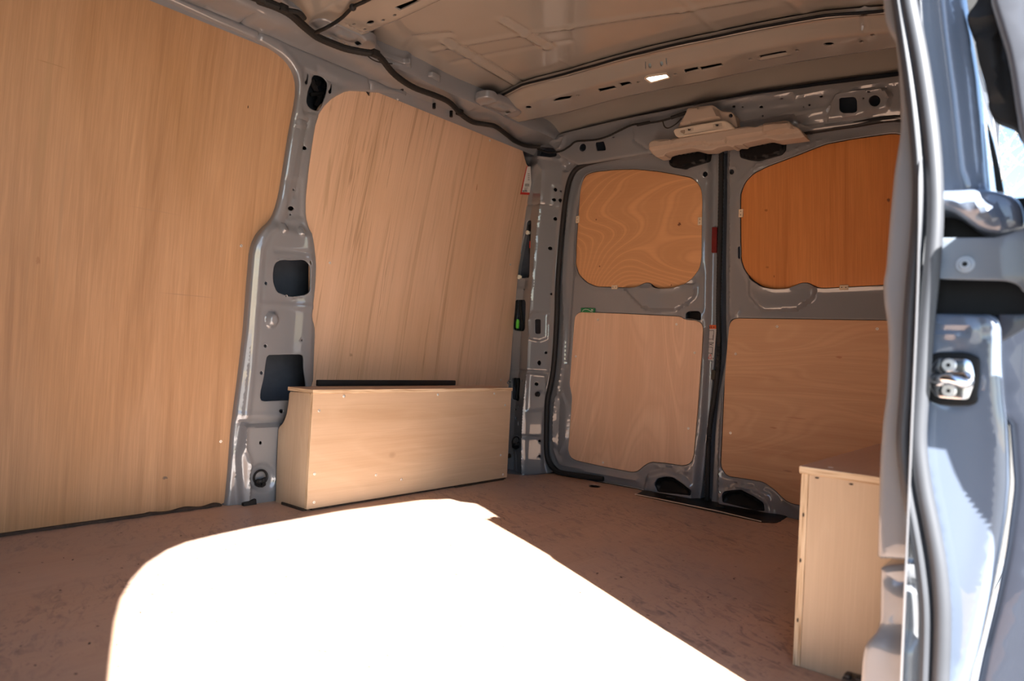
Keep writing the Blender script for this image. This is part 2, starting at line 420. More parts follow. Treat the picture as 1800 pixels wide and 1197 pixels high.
# screw: shared mesh, countersunk head with a six-lobed recess
def screw_mesh():
    bm = bmesh.new(); prof = [(.0044, -.002), (.0044, .0006), (.0038, .0011), (.0022, .0012)]; n = 18; rows = []
    for r, z in prof: rows.append([bm.verts.new((r*math.cos(2*math.pi*k/n), r*math.sin(2*math.pi*k/n), z)) for k in range(n)])
    for z in (.0012, -.0008):
        rows.append([bm.verts.new(((.0017+.0004*math.cos(6*2*math.pi*k/n))*math.cos(2*math.pi*k/n), (.0017+.0004*math.cos(6*2*math.pi*k/n))*math.sin(2*math.pi*k/n), z)) for k in range(n)])
    for a, b in zip(rows, rows[1:]):
        for k in range(n): bm.faces.new((a[k], a[(k+1) % n], b[(k+1) % n], b[k]))
    bm.faces.new(rows[-1])
    me = bpy.data.meshes.new('screw'); bm.to_mesh(me); bm.free(); smooth(me, 30); me.materials.append(CHROME); return me
SCREW = screw_mesh()
def screw(p, nrm, parent):
    o = bpy.data.objects.new('screw', SCREW); C.objects.link(o); o.parent = parent
    o.location = Vector(p)-WPOS[parent.name]; o.rotation_euler = Vector(nrm).to_track_quat('Z', 'Y').to_euler(); return o

# ================================================================== FLOOR
fl = [(0, -.02, -.45), (0, -.02, 2.30)]
rearpx = [(895, 833), (928, 836), (975, 831), (1045, 846), (1120, 860), (1131, 863), (1128, 868), (1116, 869), (1180, 882), (1260, 899), (1338, 917), (1372, 917), (1378, 908), (1400, 913)]
rear2 = F2(rearpx)
outl = [(-.03, -.45), (1.80, -.45), (1.80, 2.38)]+rear2[::-1]+[(-.03, rear2[0][1])]
hole = rnd(F2([(1034, 852), (1042, 850), (1056, 853), (1055, 857), (1044, 857), (1036, 855)]), .01, 1)
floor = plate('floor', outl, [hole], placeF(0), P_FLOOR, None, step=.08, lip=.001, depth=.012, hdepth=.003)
struct(floor, 'scuffed plywood load floor with a sunlit patch')
bm = bmesh.new(); bx(bm, (-.12, -.5, -.06), (1.80, 2.47, -.0145))
sub = obj('sub_floor', bm, STEEL, floor, sm=None)
# wood crumbs and bits lying on the floor
bits = [(112, 981, 4), (128, 984, 5), (106, 1038, 3), (268, 1045, 5), (247, 1077, 6), (157, 1131, 6), (318, 942, 4), (243, 992, 3), (266, 991, 2), (62, 1170, 3), (1020, 1042, 4), (1050, 1008, 5), (1092, 1015, 6), (1095, 1053, 3), (205, 1134, 5), (1290, 1018, 3), (1450, 1050, 3), (1245, 1050, 3)]
for u, v, s in bits:
    p = hit(u, v, 2, 0); bm = bmesh.new(); bmesh.ops.create_icosphere(bm, subdivisions=1, radius=1)
    a = rng.uniform(0, 3)
    for w_ in bm.verts:
        c = w_.co*(1+rng.uniform(-.3, .3)); x = c.x*s*.0007; y = c.y*s*.0003; w_.co = (p[0]+x*math.cos(a)-y*math.sin(a), p[1]+x*math.sin(a)+y*math.cos(a), max(0, .0006+c.z*.0008))
    tag(obj('wood_crumb', bm, DARKB, None, sm=None), 'tiny dark crumb or splinter lying on the plywood floor', 'debris', 'dark crumbs scattered on the floor')
# dark underlay strip along the foot of the front side panel
bm = bmesh.new(); pts = [np.array([.0, -.42, 0.]), np.array([.0, .1, 0.])]+[hit(u, v, 2, .0) for u, v in ((0, 941), (120, 925), (240, 908), (330, 896), (385, 888))]
rowa = []; Q = crom(pts, 10); n2 = len(Q)
for i, p in enumerate(Q):
    j = .002*math.sin(i*1.3)+.0015*math.sin(i*.37); hgt = .0085+.003*math.sin(i*.8)*(i > n2-20)
    rowa.append([bm.verts.new(c) for c in ((p[0]+.016+j, p[1], .0005), (p[0]+.014+j, p[1], hgt*.8), (p[0]+.004, p[1], hgt), (p[0]-.006, p[1], hgt))])
for a, b in zip(rowa, rowa[1:]):
    for k in range(3): bm.faces.new((a[k], a[k+1], b[k+1], b[k]))
tag(obj('floor_liner', bm, DARKB), 'dark brown underlay strip showing along the foot of the tall left side panel', 'floor liner')

# ================================================================== LEFT SIDE
wl = sempty('wall_left', (0, 1.0, 0), 'left body side of the van behind the plywood')
bm = bmesh.new(); rows = []
for k in range(12):
    z = -.05+1.64*k/11
    rows.append([bm.verts.new((xl(min(z, 1.4))-.11, y, z)) for y in (-.5, .3, 1.2, 2.52)])
for a, b in zip(rows, rows[1:]):
    for i in range(3): bm.faces.new((a[i], a[i+1], b[i+1], b[i]))
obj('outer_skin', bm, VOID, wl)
# cant rail
RAILP = [(.067, 1.354), (.069, 1.360), (.073, 1.367), (.084, 1.380), (.105, 1.386), (.150, 1.390), (.172, 1.394), (.186, 1.402), (.192, 1.416), (.196, 1.47)]
def railf(y, i):
    f = 0
    if i >= 7: f += .004*math.sin(y*17)
    return f
rail = sweep('roof_rail', RAILP, -.5, 2.44, STEEL, wl, n=300, fn=railf, zf=lambda y, i: (.006 if 3 <= i <= 5 else 0)*math.exp(-((y-1.02)/.006)**2)+(.005 if 3 <= i <= 6 else 0)*(1/(1+math.exp(-(y-1.60)/.008)))+(-.004 if 4 <= i <= 5 else 0)*(math.sin(y*31) > .3))

pil_l = [(0, -.45, 1.36), (0, .40, 1.355), (300, 2), (380, 38), (440, 63), (475, 81), (500, 98), (515, 116), (523, 136), (525, 160), (520, 192), (512, 232), (503, 290), (495, 340), (487, 370), (478, 388), (462, 402), (450, 418), (443, 440), (438, 500), (432, 580), (424, 650), (415, 720), (410, 760), (405, 830), (400, 880), (398, 893)]
pil_r = [(420, 897), (486, 889), (487, 850), (490, 800), (0, 1.30, .30), (550, 676), (552, 640), (554, 600), (555, 585), (553, 572), (547, 560), (549, 540), (555, 500), (557, 460), (553, 425), (545, 400), (540, 380), (540, 350), (545, 300), (552, 250), (558, 214), (570, 190), (590, 170), (615, 158), (640, 159), (652, 160)]
PO = .018
outl = rnd(L2(pil_l+pil_r, PO)+[(1.66, 1.385), (1.40, 1.385), (.4, 1.385), (-.45, 1.385)], .012, 1)
def q(l): return l
S = 1/5.987
def z1(pts): return [(440+x*S, y*S) for x, y in pts]
ph = [z1([(655, 860), (655, 820), (680, 790), (710, 783), (780, 805), (815, 840), (825, 880), (815, 960), (785, 1050), (755, 1120), (740, 1155), (705, 1165), (650, 1145), (605, 1105), (592, 1050), (605, 985), (635, 900)]),
      [(484, 459), (495, 457), (506, 458), (530, 457), (538, 462), (541, 468), (542, 480), (541, 498), (541, 512), (535, 518), (522, 520), (507, 522), (495, 518), (482, 513), (477, 500), (476, 485), (478, 467)],
      [(466, 624), (495, 623), (526, 623), (530, 627), (530, 650), (534, 676), (534, 690), (530, 704), (500, 703), (460, 705), (454, 702), (454, 690), (460, 665), (463, 640)],
      z1([(612, 772), (625, 775), (615, 850), (612, 885), (585, 885), (582, 855), (598, 845)]),
      z1([(862, 872), (875, 876), (865, 940), (860, 985), (830, 980), (833, 950), (850, 930)]),
      z1([(1118, 748), (1138, 750), (1134, 782), (1112, 780)])]
ph += [ell(513, 366, 5.5, 4, 12), ell(512, 377, 2.4, 2.4, 4, .78), ell(464, 498, 2.6, 3, 10), ell(463, 608, 2.6, 3, 10), ell(456, 655, 2.6, 3, 10), ell(491, 722, 3.6, 3.6, 12),
       ell(452, 777, 2.6, 3, 10), ell(536, 260, 3.4, 3.4, 10), ell(517.5, 333, 2, 2, 8), ell(527, 598, 1.6, 2, 4, .78), ell(499, 520, 1.2, 1.2, 6), ell(543, 462, 1.6, 4, 8, -.2)]
ph = [rnd(L2(p, PO), .006, 1) for p in ph]
def Lf(pts, off=PO): return L2(pts, off)
hf = feats([('poly', Lf([(455, 410), (480, 396), (545, 410), (551, 470), (549, 560), (545, 740), (420, 742), (430, 650), (440, 500), (446, 430)]), .012, .03),
            ('poly', Lf([(425, 746), (489, 746), (487, 885), (420, 892), (416, 800)]), .020, .018),
            ('ring', Lf(z1([(570, 740), (900, 850), (880, 960), (800, 1190), (560, 1180), (555, 1100), (560, 900)])), -.004, .005),
            ('poly', Lf(z1([(575, 745), (890, 855), (795, 1185), (560, 1175)])), -.004, .006),
            ('line', Lf([(300, -6), (440, 52), (490, 78), (525, 120), (537, 165), (530, 215), (515, 290), (505, 350), (490, 390), (468, 410), (456, 440), (448, 540), (440, 640), (430, 735)]), .004, .010),
            ('line', Lf([(545, 205), (536, 240), (528, 300), (520, 345)]), -.003, .004), ('line', Lf([(505, 215), (540, 225)]), .003, .004),
            ('ring', Lf([(523, 208), (542, 212), (540, 226), (521, 224)]), -.003, .004),
            ('poly', Lf([(505, 315), (532, 312), (532, 382), (505, 384)]), -.004, .008),
            ('poly', Lf(ell(497, 401, 5, 8)), .010, .008), ('poly', Lf(ell(528, 406, 5, 8)), .010, .008),
            ('poly', Lf(ell(474, 562, 9, 12)), .016, .016), ('line', Lf([(412, 742), (470, 745), (490, 740)]), -.006, .005),
            ('line', Lf([(415, 728), (488, 730)]), .003, .006),
            ('poly', Lf(ell(455, 838, 22, 24, 16)), -.009, .014),
            ('line', Lf([(426, 750), (425, 790), (434, 812), (430, 885)]), .006, .006),
            ('line', Lf([(480, 440), (545, 445)]), -.003, .006), ('line', Lf([(455, 535), (545, 540)]), .003, .008),
            ('line', Lf(z1([(215, 70), (150, 150), (130, 330), (80, 400)])), -.008, .004),
            ('line', Lf(z1([(530, 260), (500, 330), (620, 520), (760, 590), (775, 520)])), .004, .004),
            ('line', Lf([(560, 125), (600, 150), (655, 160), (700, 150)]), -.004, .012),
            ('line', Lf([(655, 118), (650, 140), (655, 160)]), -.006, .006),
            ('ring', L2([(484, 459), (530, 457), (541, 470), (541, 512), (507, 522), (478, 508)], PO), .003, .004),
            ])
pillar = plate('pillar', outl, ph, placeL(PO), STEEL, wl, h=hf, step=.0060, lip=.011, depth=.03, hdepth=.003)
pillar['label'] = 'grey pressed steel pillar with cut-outs between the two side panels'
# slots in the rail left of the pillar
for pts in ([(399, 11), (403, 8.5), (412, 12.5), (411, 17), (400, 12.5)], [(417, 17), (421, 15), (431, 19.5), (432, 16.5), (442, 20), (441, 36), (433, 33.5), (432, 27), (418, 20.5)]):
    P2 = rnd(L2(pts, PO+.006), .003, 1)
    plate('slot_shadow', P2, [], placeL(PO+.0085), BLACKP, pillar, step=.02, lip=.0003, depth=.004)
bm = bmesh.new()
pp = [onL(u, v, -.03) for u, v in ((548, 140), (556, 160), (562, 170), (556, 188))]
tube(bm, crom(pp, 5), .010, 8); tube(bm, [onL(545, 166, -.02), onL(580, 163, -.02)], .006, 6)
for u, v in ((553, 147), (568, 150), (560, 182)): cyl(bm, onL(u, v, -.04), (1, 0, 0), .009, .02, 10)
obj('belt_bracket', bm, BLACKP, pillar)
# tape square at the pillar foot
plate('tape_patch', L2([(425, 884), (447, 876), (449, 894), (426, 897)], PO+.02), [], placeL(PO+.031), RUB, pillar, step=.03, lip=.0004, depth=.012)
# plywood side panels
p1 = [(0, -.45, 1.352), (0, .40, 1.352), (300, 0), (440, 60), (480, 78), (503, 93), (520, 111), (530, 136), (532, 160), (527, 192), (519, 232), (510, 290), (502, 340), (495, 372), (486, 392), (470, 408), (458, 424), (450, 446), (445, 500), (439, 580), (431, 650), (422, 720), (417, 760), (407, 830), (399, 868), (397, 882), (385, 889), (330, 897), (0, 941), (0, -.45, .010)]
sp1 = thing('plywood_side_panel', 'tall plywood lining sheet on the left wall in front of the steel pillar', 'plywood panel', (0, .6, .01))
plate('board', rnd(L2(p1), .01, 1), [], placeL(0), P_WALL1, sp1, step=.05, lip=.001, depth=.006)
for u, v in ((424, 432), (388, 776), (60, 60)):
    if u > 100: p = onL(u, v); screw(p, (1, 0, -.1), sp1)
p2 = [(650, 171), (652, 157), (656, 154), (700, 172), (780, 205), (850, 233), (918, 262), (926, 290), (940, 300), (940, 340), (925, 400), (912, 470), (904, 560), (898, 640), (893, 690), (893, 700), (560, 700), (541, 690), (544, 560), (545, 430), (532, 400), (532, 350), (535, 300), (542, 250), (550, 210), (562, 186), (585, 165), (615, 154), (640, 156)]
sp2 = thing('plywood_side_panel', 'plywood lining sheet with dark grain streaks above the left box', 'plywood panel', (0, 1.8, .35))
plate('board', rnd(L2(p2), .006, 1), [], placeL(0), P_WALL2, sp2, step=.05, lip=.001, depth=.006)
for u, v in ((699, 174), (861, 247), (580, 462), (897, 465), (880, 668)): screw(onL(u, v), (1, 0, -.1), sp2)
obj('backing_gap', (lambda b: (bx(b, (-.012, 1.40, .352), (.012, 2.05, .372), .003), b)[1])(bmesh.new()), RUB, sp2)
# harness holders hanging from the rail
for (u, v), wh in zip(((706.6, 152), (763, 184), (793, 199)), ('first black plug from the front on the rail above the streaked panel', 'middle black plug of three on the rail above the streaked panel', 'rearmost black plug of three on the rail above the streaked panel')):
    p = hit(u, v, 0, .088); bm = bmesh.new(); tube(bm, [p+np.array([0, 0, .014]), p, p-np.array([-.003, .002, .014])], .0062, 10)
    bx(bm, p-np.array([.012, .003, -.004]), p+np.array([0, .003, .018]), .001)
    tag(obj('wire_clip', bm, BLACKP), wh, 'wire clip', 'black clips along the left roof rail')

# tie down ring on the pillar foot
def ring(c, R, nrm, label, scale=1.0, open_=None):
    t = thing('tie_down_ring', label, 'tie-down ring', tuple(c))
    bm = bmesh.new(); P = []
    for k in range(28):
        a = math.pi*2*k/28; P.append((c[0]+.010+.004*math.cos(a), c[1]+R*math.cos(a), c[2]+R*math.sin(a)*1.08))
    tube(bm, P, .0034*scale, 8, closed=True); obj('ring', bm, BLACKP, t)
    bm = bmesh.new(); tube(bm, crom([(c[0]+.012, c[1]-R*.8, c[2]-R*.62), (c[0]+.018, c[1], c[2]-R*.50), (c[0]+.012, c[1]+R*.8, c[2]-R*.35)], 6), .006*scale, 10, rib=.25); obj('sleeve', bm, RUB, t)
    bm = bmesh.new(); b_ = (c[0]+.001, c[1]+R*.35, c[2]-R*1.05); cyl(bm, b_, (1, 0, 0), .013*scale, .010, 18, .011*scale); cyl(bm, b_, (1, 0, 0), .0072*scale, .019, 6)
    cyl(bm, (c[0]+.001, c[1]-R*.15, c[2]-R*.9), (1, 0, 0), .012*scale, .008, 16); obj('bolt', bm, BLACKP, t)
    return t
ring(onL(455, 838, PO+.012), .0195, (1, 0, 0), 'black folding tie-down ring bolted low on the grey pillar left of the box')

# ================================================================== WHEEL ARCH BOXES
bt = 'wheel_arch_box'
b1 = thing(bt, 'plywood box boxing in the wheel arch along the left wall', 'plywood box', (.11, 1.7, 0))
board('front_panel', (.204, 1.240, .007), (.216, 2.153, .3455), P_BOX, b1)
board('top_panel', (.089, 1.237, .3455), (.219, 2.156, .3570), P_TOP, b1)
ep = [(508, 688), (507, 705), (503, 730), (497, 744), (489, 752), (487, 790), (485, 850), (484, 887), (497, 892)]
e2 = R2(ep, 1.240)+[(.2035, .006), (.2035, .345)]
plate('end_panel', rnd(e2, .006, 1), [], placeR(1.241), P_BOXE, b1, step=.04, lip=.0006, depth=.011)
for u, v in ((561, 722), (553, 833), (552, 883), (661, 835), (706, 843), (888, 712), (880, 800), (884, 834), (762, 860), (835, 868)):
    p = hit(u, v, 0, .2165)
    if .01 < p[2] < .34 and 1.25 < p[1] < 2.14: screw(p, (1, 0, 0), b1)
for y in (1.35, 1.75, 2.05): screw((.217, y, .336), (1, 0, 0), b1)
bm = bmesh.new(); bx(bm, (.196, 1.262, .0), (.212, 2.15, .008), .001); bx(bm, (.09, 1.236, .0), (.204, 1.25, .0075), .001)
bx(bm, (.198, 1.86, .0005), (.222, 2.13, .0045), .001)
tag(obj('floor_liner', bm, DARKB), 'dark brown underlay strip sticking out under the left plywood box', 'floor liner')
b2 = thing(bt, 'plywood box with layered edges beside the doorway pillar on the right', 'plywood box', (1.70, 1.8, 0))
ZB = .333
board('front_panel', (1.603, 1.243, .0), (1.615, 2.36, ZB-.0122), P_BOX, b2)
board('end_panel', (1.6155, 1.243, .0), (1.80, 1.255, ZB-.0122), P_BOXE, b2)
board('top_panel', (1.6, 1.240, ZB-.012), (1.80, 2.36, ZB), P_TOP, b2)
for u, v in ((1436, 840), (1496, 851), (1412, 905), (1407, 985), (1402, 1090)):
    p = hit(u, v, 1, 1.2425); bm = bmesh.new(); 
    g = cyl(bm, (p[0], p[1]-.0002, p[2]), (0, 1, 0), .0022, .001, 8)
    for w_ in g: w_.co.x = p[0]+(w_.co.x-p[0])*(1.6 if v < 860 else .7); w_.co.z = p[2]+(w_.co.z-p[2])*(.7 if v < 860 else 1.7)
    obj('staple_mark', bm, DARKB, b2)
for u, v in ((1460, 822),): p = hit(u, v, 2, ZB); screw(p, (0, 0, 1), b2)

# ================================================================== REAR: body corner, header, doors
wr = sempty('wall_rear', (.9, 2.43, 0), 'rear body frame around the doors')
A = 1/3.52
def c5(pts): return [(860+x*A, 220+y*A) for x, y in pts]
def c6(pts): return [(860+x*A, 520+y*A) for x, y in pts]
YP = 2.405
SEAL_L = c5([(575, 240), (500, 310), (470, 430), (450, 550), (430, 700), (412, 900), (405, 1190)])+c6([(385, 440), (360, 560), (345, 650), (340, 850), (345, 1000), (375, 1070), (440, 1095)])
SEAL_R = c5([(600, 245), (520, 310), (480, 450), (460, 650), (440, 900), (432, 1190)])+c6([(415, 400), (395, 560), (375, 650), (368, 800), (368, 950), (385, 1030), (420, 1070), (480, 1100)])
dp = c5([(205, 160), (205, 215), (240, 250), (250, 290), (250, 350), (230, 490), (200, 640), (160, 850), (140, 1000), (130, 1190)])+c6([(115, 400), (100, 600), (95, 1000), (110, 1088), (240, 1112), (360, 1100), (345, 1050)])
dp = dp+SEAL_L[::-1][2:]+[(1035, 280), (1020, 262), (985, 245), (940, 238), (915, 250)]
RID = c5([(330, 250), (362, 290), (350, 490), (330, 640), (300, 1000), (285, 1190)])+c6([(270, 460), (262, 530), (245, 700), (237, 860), (235, 950), (237, 1108)])
dh = [c5([(232, 605), (240, 590), (262, 590), (268, 605), (266, 945), (165, 945), (175, 880), (215, 700), (230, 640)]),
      c6([(150, 45), (165, 25), (225, 25), (240, 45), (240, 200), (225, 220), (160, 215), (148, 200)]),
      c6([(140, 515), (150, 508), (195, 508), (200, 520), (200, 640), (190, 652), (140, 640)]),
      c5([(302, 150), (320, 136), (400, 142), (423, 160), (420, 195), (400, 207), (320, 202), (305, 180)]),
      c6([(312, 147), (337, 147), (336, 237), (312, 237)])]
dh += [ell(978, 334, 2.4, 3.6, 8), ell(985, 336, 1.6, 2, 6), ell(976, 352, 2.4, 3, 8), ell(984, 352, 2.8, 3.8, 8), ell(977, 385, 2.6, 3.4, 8), ell(969, 437, 3, 3.4, 8), ell(969, 517, 2, 2.4, 6),
       ell(960, 620, 2.2, 2.6, 6), ell(951.5, 638, 2.4, 4.6, 8), ell(946, 675, 2.6, 3.2, 8), ell(922, 669, 2, 2, 4, .78), ell(915, 714, 1.8, 2.6, 6), ell(907, 720, 3.6, 2, 4), ell(909, 735, 2.4, 2.8, 8), ell(916, 744, 1.6, 5, 4), ell(949, 775, 2, 2.6, 6), ell(949, 802, 1.8, 2.2, 6), ell(922, 509, 3, 1.6, 4)]
dh = [rnd(R2(p, YP), .004, 1) for p in dh]
R_ = lambda pts: R2(pts, YP)
hd = feats([('tent', R_(RID), .040, .075), ('line', R_(RID), .003, .006),
            ('poly', R_(c5([(405, 370), (460, 385), (455, 505), (400, 490)])), -.004, .005),
            ('poly', R_(c6([(300, 100), (370, 110), (365, 260), (330, 280), (285, 270), (280, 160)])), .008, .010),
            ('poly', R_(c6([(275, 480), (350, 490), (345, 700), (260, 712)])), -.006, .008),
            ('line', R_(c5([(230, 492), (350, 495), (450, 510)])), -.005, .004),
            ('line', R_(c6([(110, 458), (270, 466), (385, 470)])), -.005, .0035),
            ('line', R_(c6([(180, 862), (240, 868), (340, 872)])), -.005, .0035),
            ('line', R_(c6([(178, 870), (170, 960), (180, 1095)])), .004, .0035),
            ('poly', R_(c5([(455, 250), (490, 222), (525, 225), (520, 255), (480, 288), (455, 280)])), -.014, .008),
            ('ring', R_(c5([(302, 150), (320, 136), (400, 142), (423, 160), (420, 195), (400, 207), (320, 202), (305, 180)])), .005, .006),
            ('line', R_(c5([(215, 195), (300, 205), (440, 210), (500, 160)])), .008, .008),
            ('poly', R_(c5([(160, 950), (262, 955), (262, 1010), (160, 1005)])), -.004, .004)])
dpil = plate('corner_pillar', rnd(R2(dp, YP), .004, 1), dh, placeR(YP), STEEL, wr, h=hd, step=.006, lip=.006, depth=.05, hdepth=.003)
dpil['label'] = 'grey steel corner pillar beside the left rear door'
bm = bmesh.new(); bx(bm, (-.1, 2.455, -.05), (.26, 2.46, 1.46)); bx(bm, (-.1, 2.30, -.05), (-.095, 2.46, 1.46))
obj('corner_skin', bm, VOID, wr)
bm = bmesh.new(); c = hit(946, 693, 1, YP-.03); cyl(bm, c, (0, -1, 0), .0105, .012, 20, .009); obj('rubber_plug', bm, RUB, dpil)
bm = bmesh.new(); c = hit(895.5, 801, 1, 2.36); cyl(bm, c, (0, -1, 0), .010, .010, 16); obj('rubber_plug', bm, RUB, dpil)
# things inside the corner pillar cut-outs
bm = bmesh.new(); tube(bm, crom([hit(u, v, 1, YP+.02) for u, v in ((931, 395), (933, 420), (932, 440), (934, 460), (931, 485), (918, 500), (915, 540), (918, 575), (910, 600), (912, 660), (908, 700))], 5), .006, 8)
tube(bm, crom([hit(u, v, 1, YP+.028) for u, v in ((908, 500), (908, 540), (905, 575), (905, 660), (912, 705))], 5), .005, 8)
tag(obj('cable_bundle', bm, TAPE), 'dark cable bundle inside the cut-outs of the rear corner pillar', 'cable')
bm = bmesh.new(); tube(bm, [hit(932, 424, 1, YP+.012), hit(932, 436, 1, YP+.012)], .0035, 8)
tag(obj('wire_wrap', bm, plain('red_tape', (.55, .03, .02), .5)), 'small red tape wrap on the wire in the upper pillar slot', 'tape')
for (u, v, lab) in ((928, 409, 'white plastic clip at the top of the tall slot in the corner pillar'), (913, 487, 'white plastic clip at the bottom of the tall slot in the corner pillar')):
    p = hit(u, v, 1, YP-.012); bm = bmesh.new(); bx(bm, p+np.array([-.010, -.004, -.006]), p+np.array([.010, .006, .006]), .002); bx(bm, p+np.array([-.004, -.007, -.009]), p+np.array([.003, .002, .009]), .001)
    tag(obj('plastic_clip', bm, plain('cream_nylon', (.72, .68, .56), .5)), lab, 'clip')
p = hit(910, 570, 1, YP-.004); bm = bmesh.new(); bx(bm, p+np.array([-.007, -.006, -.018]), p+np.array([.007, .006, .016]), .003); bx(bm, p+np.array([-.005, -.005, .014]), p+np.array([.004, .005, .022]), .0015)
tag(obj('cable_connector', bm, plain('lime_green_plastic', (.12, .55, .06), .45)), 'lime green connector in the middle cut-out of the corner pillar', 'connector')
bm = bmesh.new(); p = hit(896, 672, 1, YP-.02); tube(bm, crom([p+np.array([.01*math.cos(a), .004*math.sin(3*a), .008*math.sin(a)]) for a in np.linspace(0, 9, 14)], 4), .0022, 6)
tag(obj('cable_bundle', bm, plain('grey_cable', (.25, .25, .25), .5)), 'loose grey wires at the panel edge just above the left box', 'cable')
c = hit(904, 776, 1, 2.36); rg = ring((c[0], c[1], c[2]), .0195, (1, 0, 0), 'black tie-down ring on the corner pillar just right of the left box')
# label on side panel edge near the pillar
pl = c5([(232, 255), (256, 255), (262, 432), (192, 428)])
lab = thing('paper_label', 'white label with red edge at the rear end of the streaked side panel', 'label', tuple(onL(922, 320, .008)))
WHITE = plain('label_white', (.72, .70, .66), .6, var=.02); REDP = plain('label_red', (.55, .03, .02), .5, var=.02); INK = plain('black_ink', (.02, .02, .02), .6, var=.02)
plate('red_border', L2(pl, .006), [], placeL(.006), REDP, lab, step=.03, lip=.0002, depth=.0006)
plate('print_area', L2(c5([(235, 258), (256, 255), (262, 418), (202, 414)]), .007), [], placeL(.0072), WHITE, lab, step=.03, lip=.0001, depth=.0005)
bm = bmesh.new()
def lrect(bm, u0, v0, u1, v1, off=.0076):
    vv = []
    for u, v in ((u0, v0), (u1, v0), (u1, v1), (u0, v1)):
        c_ = c5([(u, v)])[0]; vv.append(bm.verts.new(onL(c_[0], c_[1], off)))
    bm.faces.new(vv)
for k in range(9): lrect(bm, 221+k*3.1, 362, 222.6+k*3.1, 380)
for k in range(4): lrect(bm, 217, 386+k*6, 240-k*3, 388+k*6)
for k in range(6): lrect(bm, 206+k*5, 402, 209+k*5, 413)
for k in range(4): lrect(bm, 238, 300+k*12, 250, 303+k*12)
obj('print', bm, INK, lab, sm=None)

# door aperture weatherstrip
mid = [((a[0]+b[0])/2, (a[1]+b[1])/2) for a, b in zip(c5([(588, 243), (511, 310), (476, 440), (456, 600), (437, 800), (424, 1000), (418, 1190)])+c6([(400, 420), (378, 560), (360, 650), (354, 830), (356, 980), (379, 1045), (405, 1072), (450, 1096)]),
                                                 c5([(588, 243), (511, 310), (476, 440), (456, 600), (437, 800), (424, 1000), (418, 1190)])+c6([(400, 420), (378, 560), (360, 650), (354, 830), (356, 980), (379, 1045), (405, 1072), (450, 1096)]))]
bm = bmesh.new(); P = [hit(u, v, 1, 2.408) for u, v in [(1250, 258), (1150, 266), (1080, 277)]+mid]; P += [hit(1060, 842, 1, 2.425)]
tube(bm, crom(P, 5), .0110, 10)
tag(obj('weatherstrip', bm, RUB), 'black rubber weatherstrip down the hinge side of the left rear door opening', 'weatherstrip')
bm = bmesh.new(); P = [hit(u, v, 1, 2.408) for u, v in [(1290, 252), (1420, 231), (1500, 219), (1590, 209)]]+[np.array([1.62, 2.425, 1.20]), np.array([1.655, 2.425, .7]), np.array([1.66, 2.425, .05])]
tube(bm, crom(P, 5), .0110, 10)
tag(obj('weatherstrip', bm, RUB), 'black rubber weatherstrip above the right rear door', 'weatherstrip')

# rear header
YH = 2.392
B3 = 1/2.993
def k2(pts): return [(600+x*B3, y*B3) for x, y in pts]
def k3(pts): return [(1100+x*B3, y*B3) for x, y in pts]
ho = [(955, 243), (971, 239), (1001, 230), (1068, 214), (1134, 200), (1198, 188), (1260, 177), (1334, 165), (1434, 150), (1574, 133), (0, 1.72, 1.40), (0, 1.72, 1.26), (1584, 210), (1534, 215), (1467, 224), (1417, 231), (1300, 249), (1200, 262), (1145, 269), (1080, 279), (1034, 287), (1015, 290), (985, 275)]
hh = [ell(1024, 259, 6, 7, 12, .3), k2([(1335, 748), (1380, 742), (1392, 790), (1345, 795)]), ell(1078, 241, 2.2, 1.4, 8)]
hh += [ell(1100+x*B3, y*B3, rx, ry, 8) for x, y, rx, ry in ((568, 560, 3, 2), (615, 562, 1.4, 1.4), (712, 562, 3.2, 2.2), (820, 518, 3, 1.2), (966, 553, 1.8, 1.8), (1028, 507, 3, 1.8), (720, 610, 1.8, 1.8), (1283, 490, 3, 1.4), (1255, 524, 1.5, 1.4), (935, 562, 1, 1))]
hh += [k3([(1128, 520), (1205, 514), (1220, 530), (1222, 590), (1205, 598), (1145, 600), (1130, 585)]), ell(1539, 179, 10, 10, 16)]
hh = [rnd(R2(p, YH), .004, 1) for p in hh]
RH = lambda pts: R2(pts, YH)
fh = feats([('line', RH(k3([(595, 655), (885, 605), (900, 610), (1050, 583), (1085, 550), (1110, 505), (1150, 488), (1350, 472), (1385, 500)])), .008, .006),
            ('poly', RH(k3([(1085, 560), (1110, 505), (1150, 488), (1350, 472), (1395, 500), (1380, 570), (1200, 620), (1060, 640)])), .012, .010),
            ('line', RH(k3([(-300, 650), (600, 520), (880, 490), (885, 505), (1430, 432)])), .008, .006),
            ('line', RH(k2([(1110, 740), (1170, 725), (1165, 760), (1130, 800)])), .010, .007),
            ('line', RH(k2([(1520, 630), (1540, 740), (1630, 800)])), -.005, .004),
            ('poly', RH(k3([(500, 590), (560, 590), (585, 660), (480, 640)])), .014, .01),
            ('line', RH(k3([(900, 650), (1100, 640), (1440, 600)])), -.010, .010),
            ('ring', RH(k3([(980, 655), (1015, 652), (1010, 664), (985, 665)])), -.003, .002)])
hdr = plate('header', rnd(R2(ho, YH), .003, 1), hh, placeR(YH), STEEL, wr, h=fh, step=.0075, lip=.008, depth=.045, hdepth=.003)
hdr['label'] = 'grey steel header above the rear doors'
bm = bmesh.new(); bx(bm, (-.1, 2.45, 1.26), (1.73, 2.455, 1.56)); obj('header_skin', bm, VOID, wr)

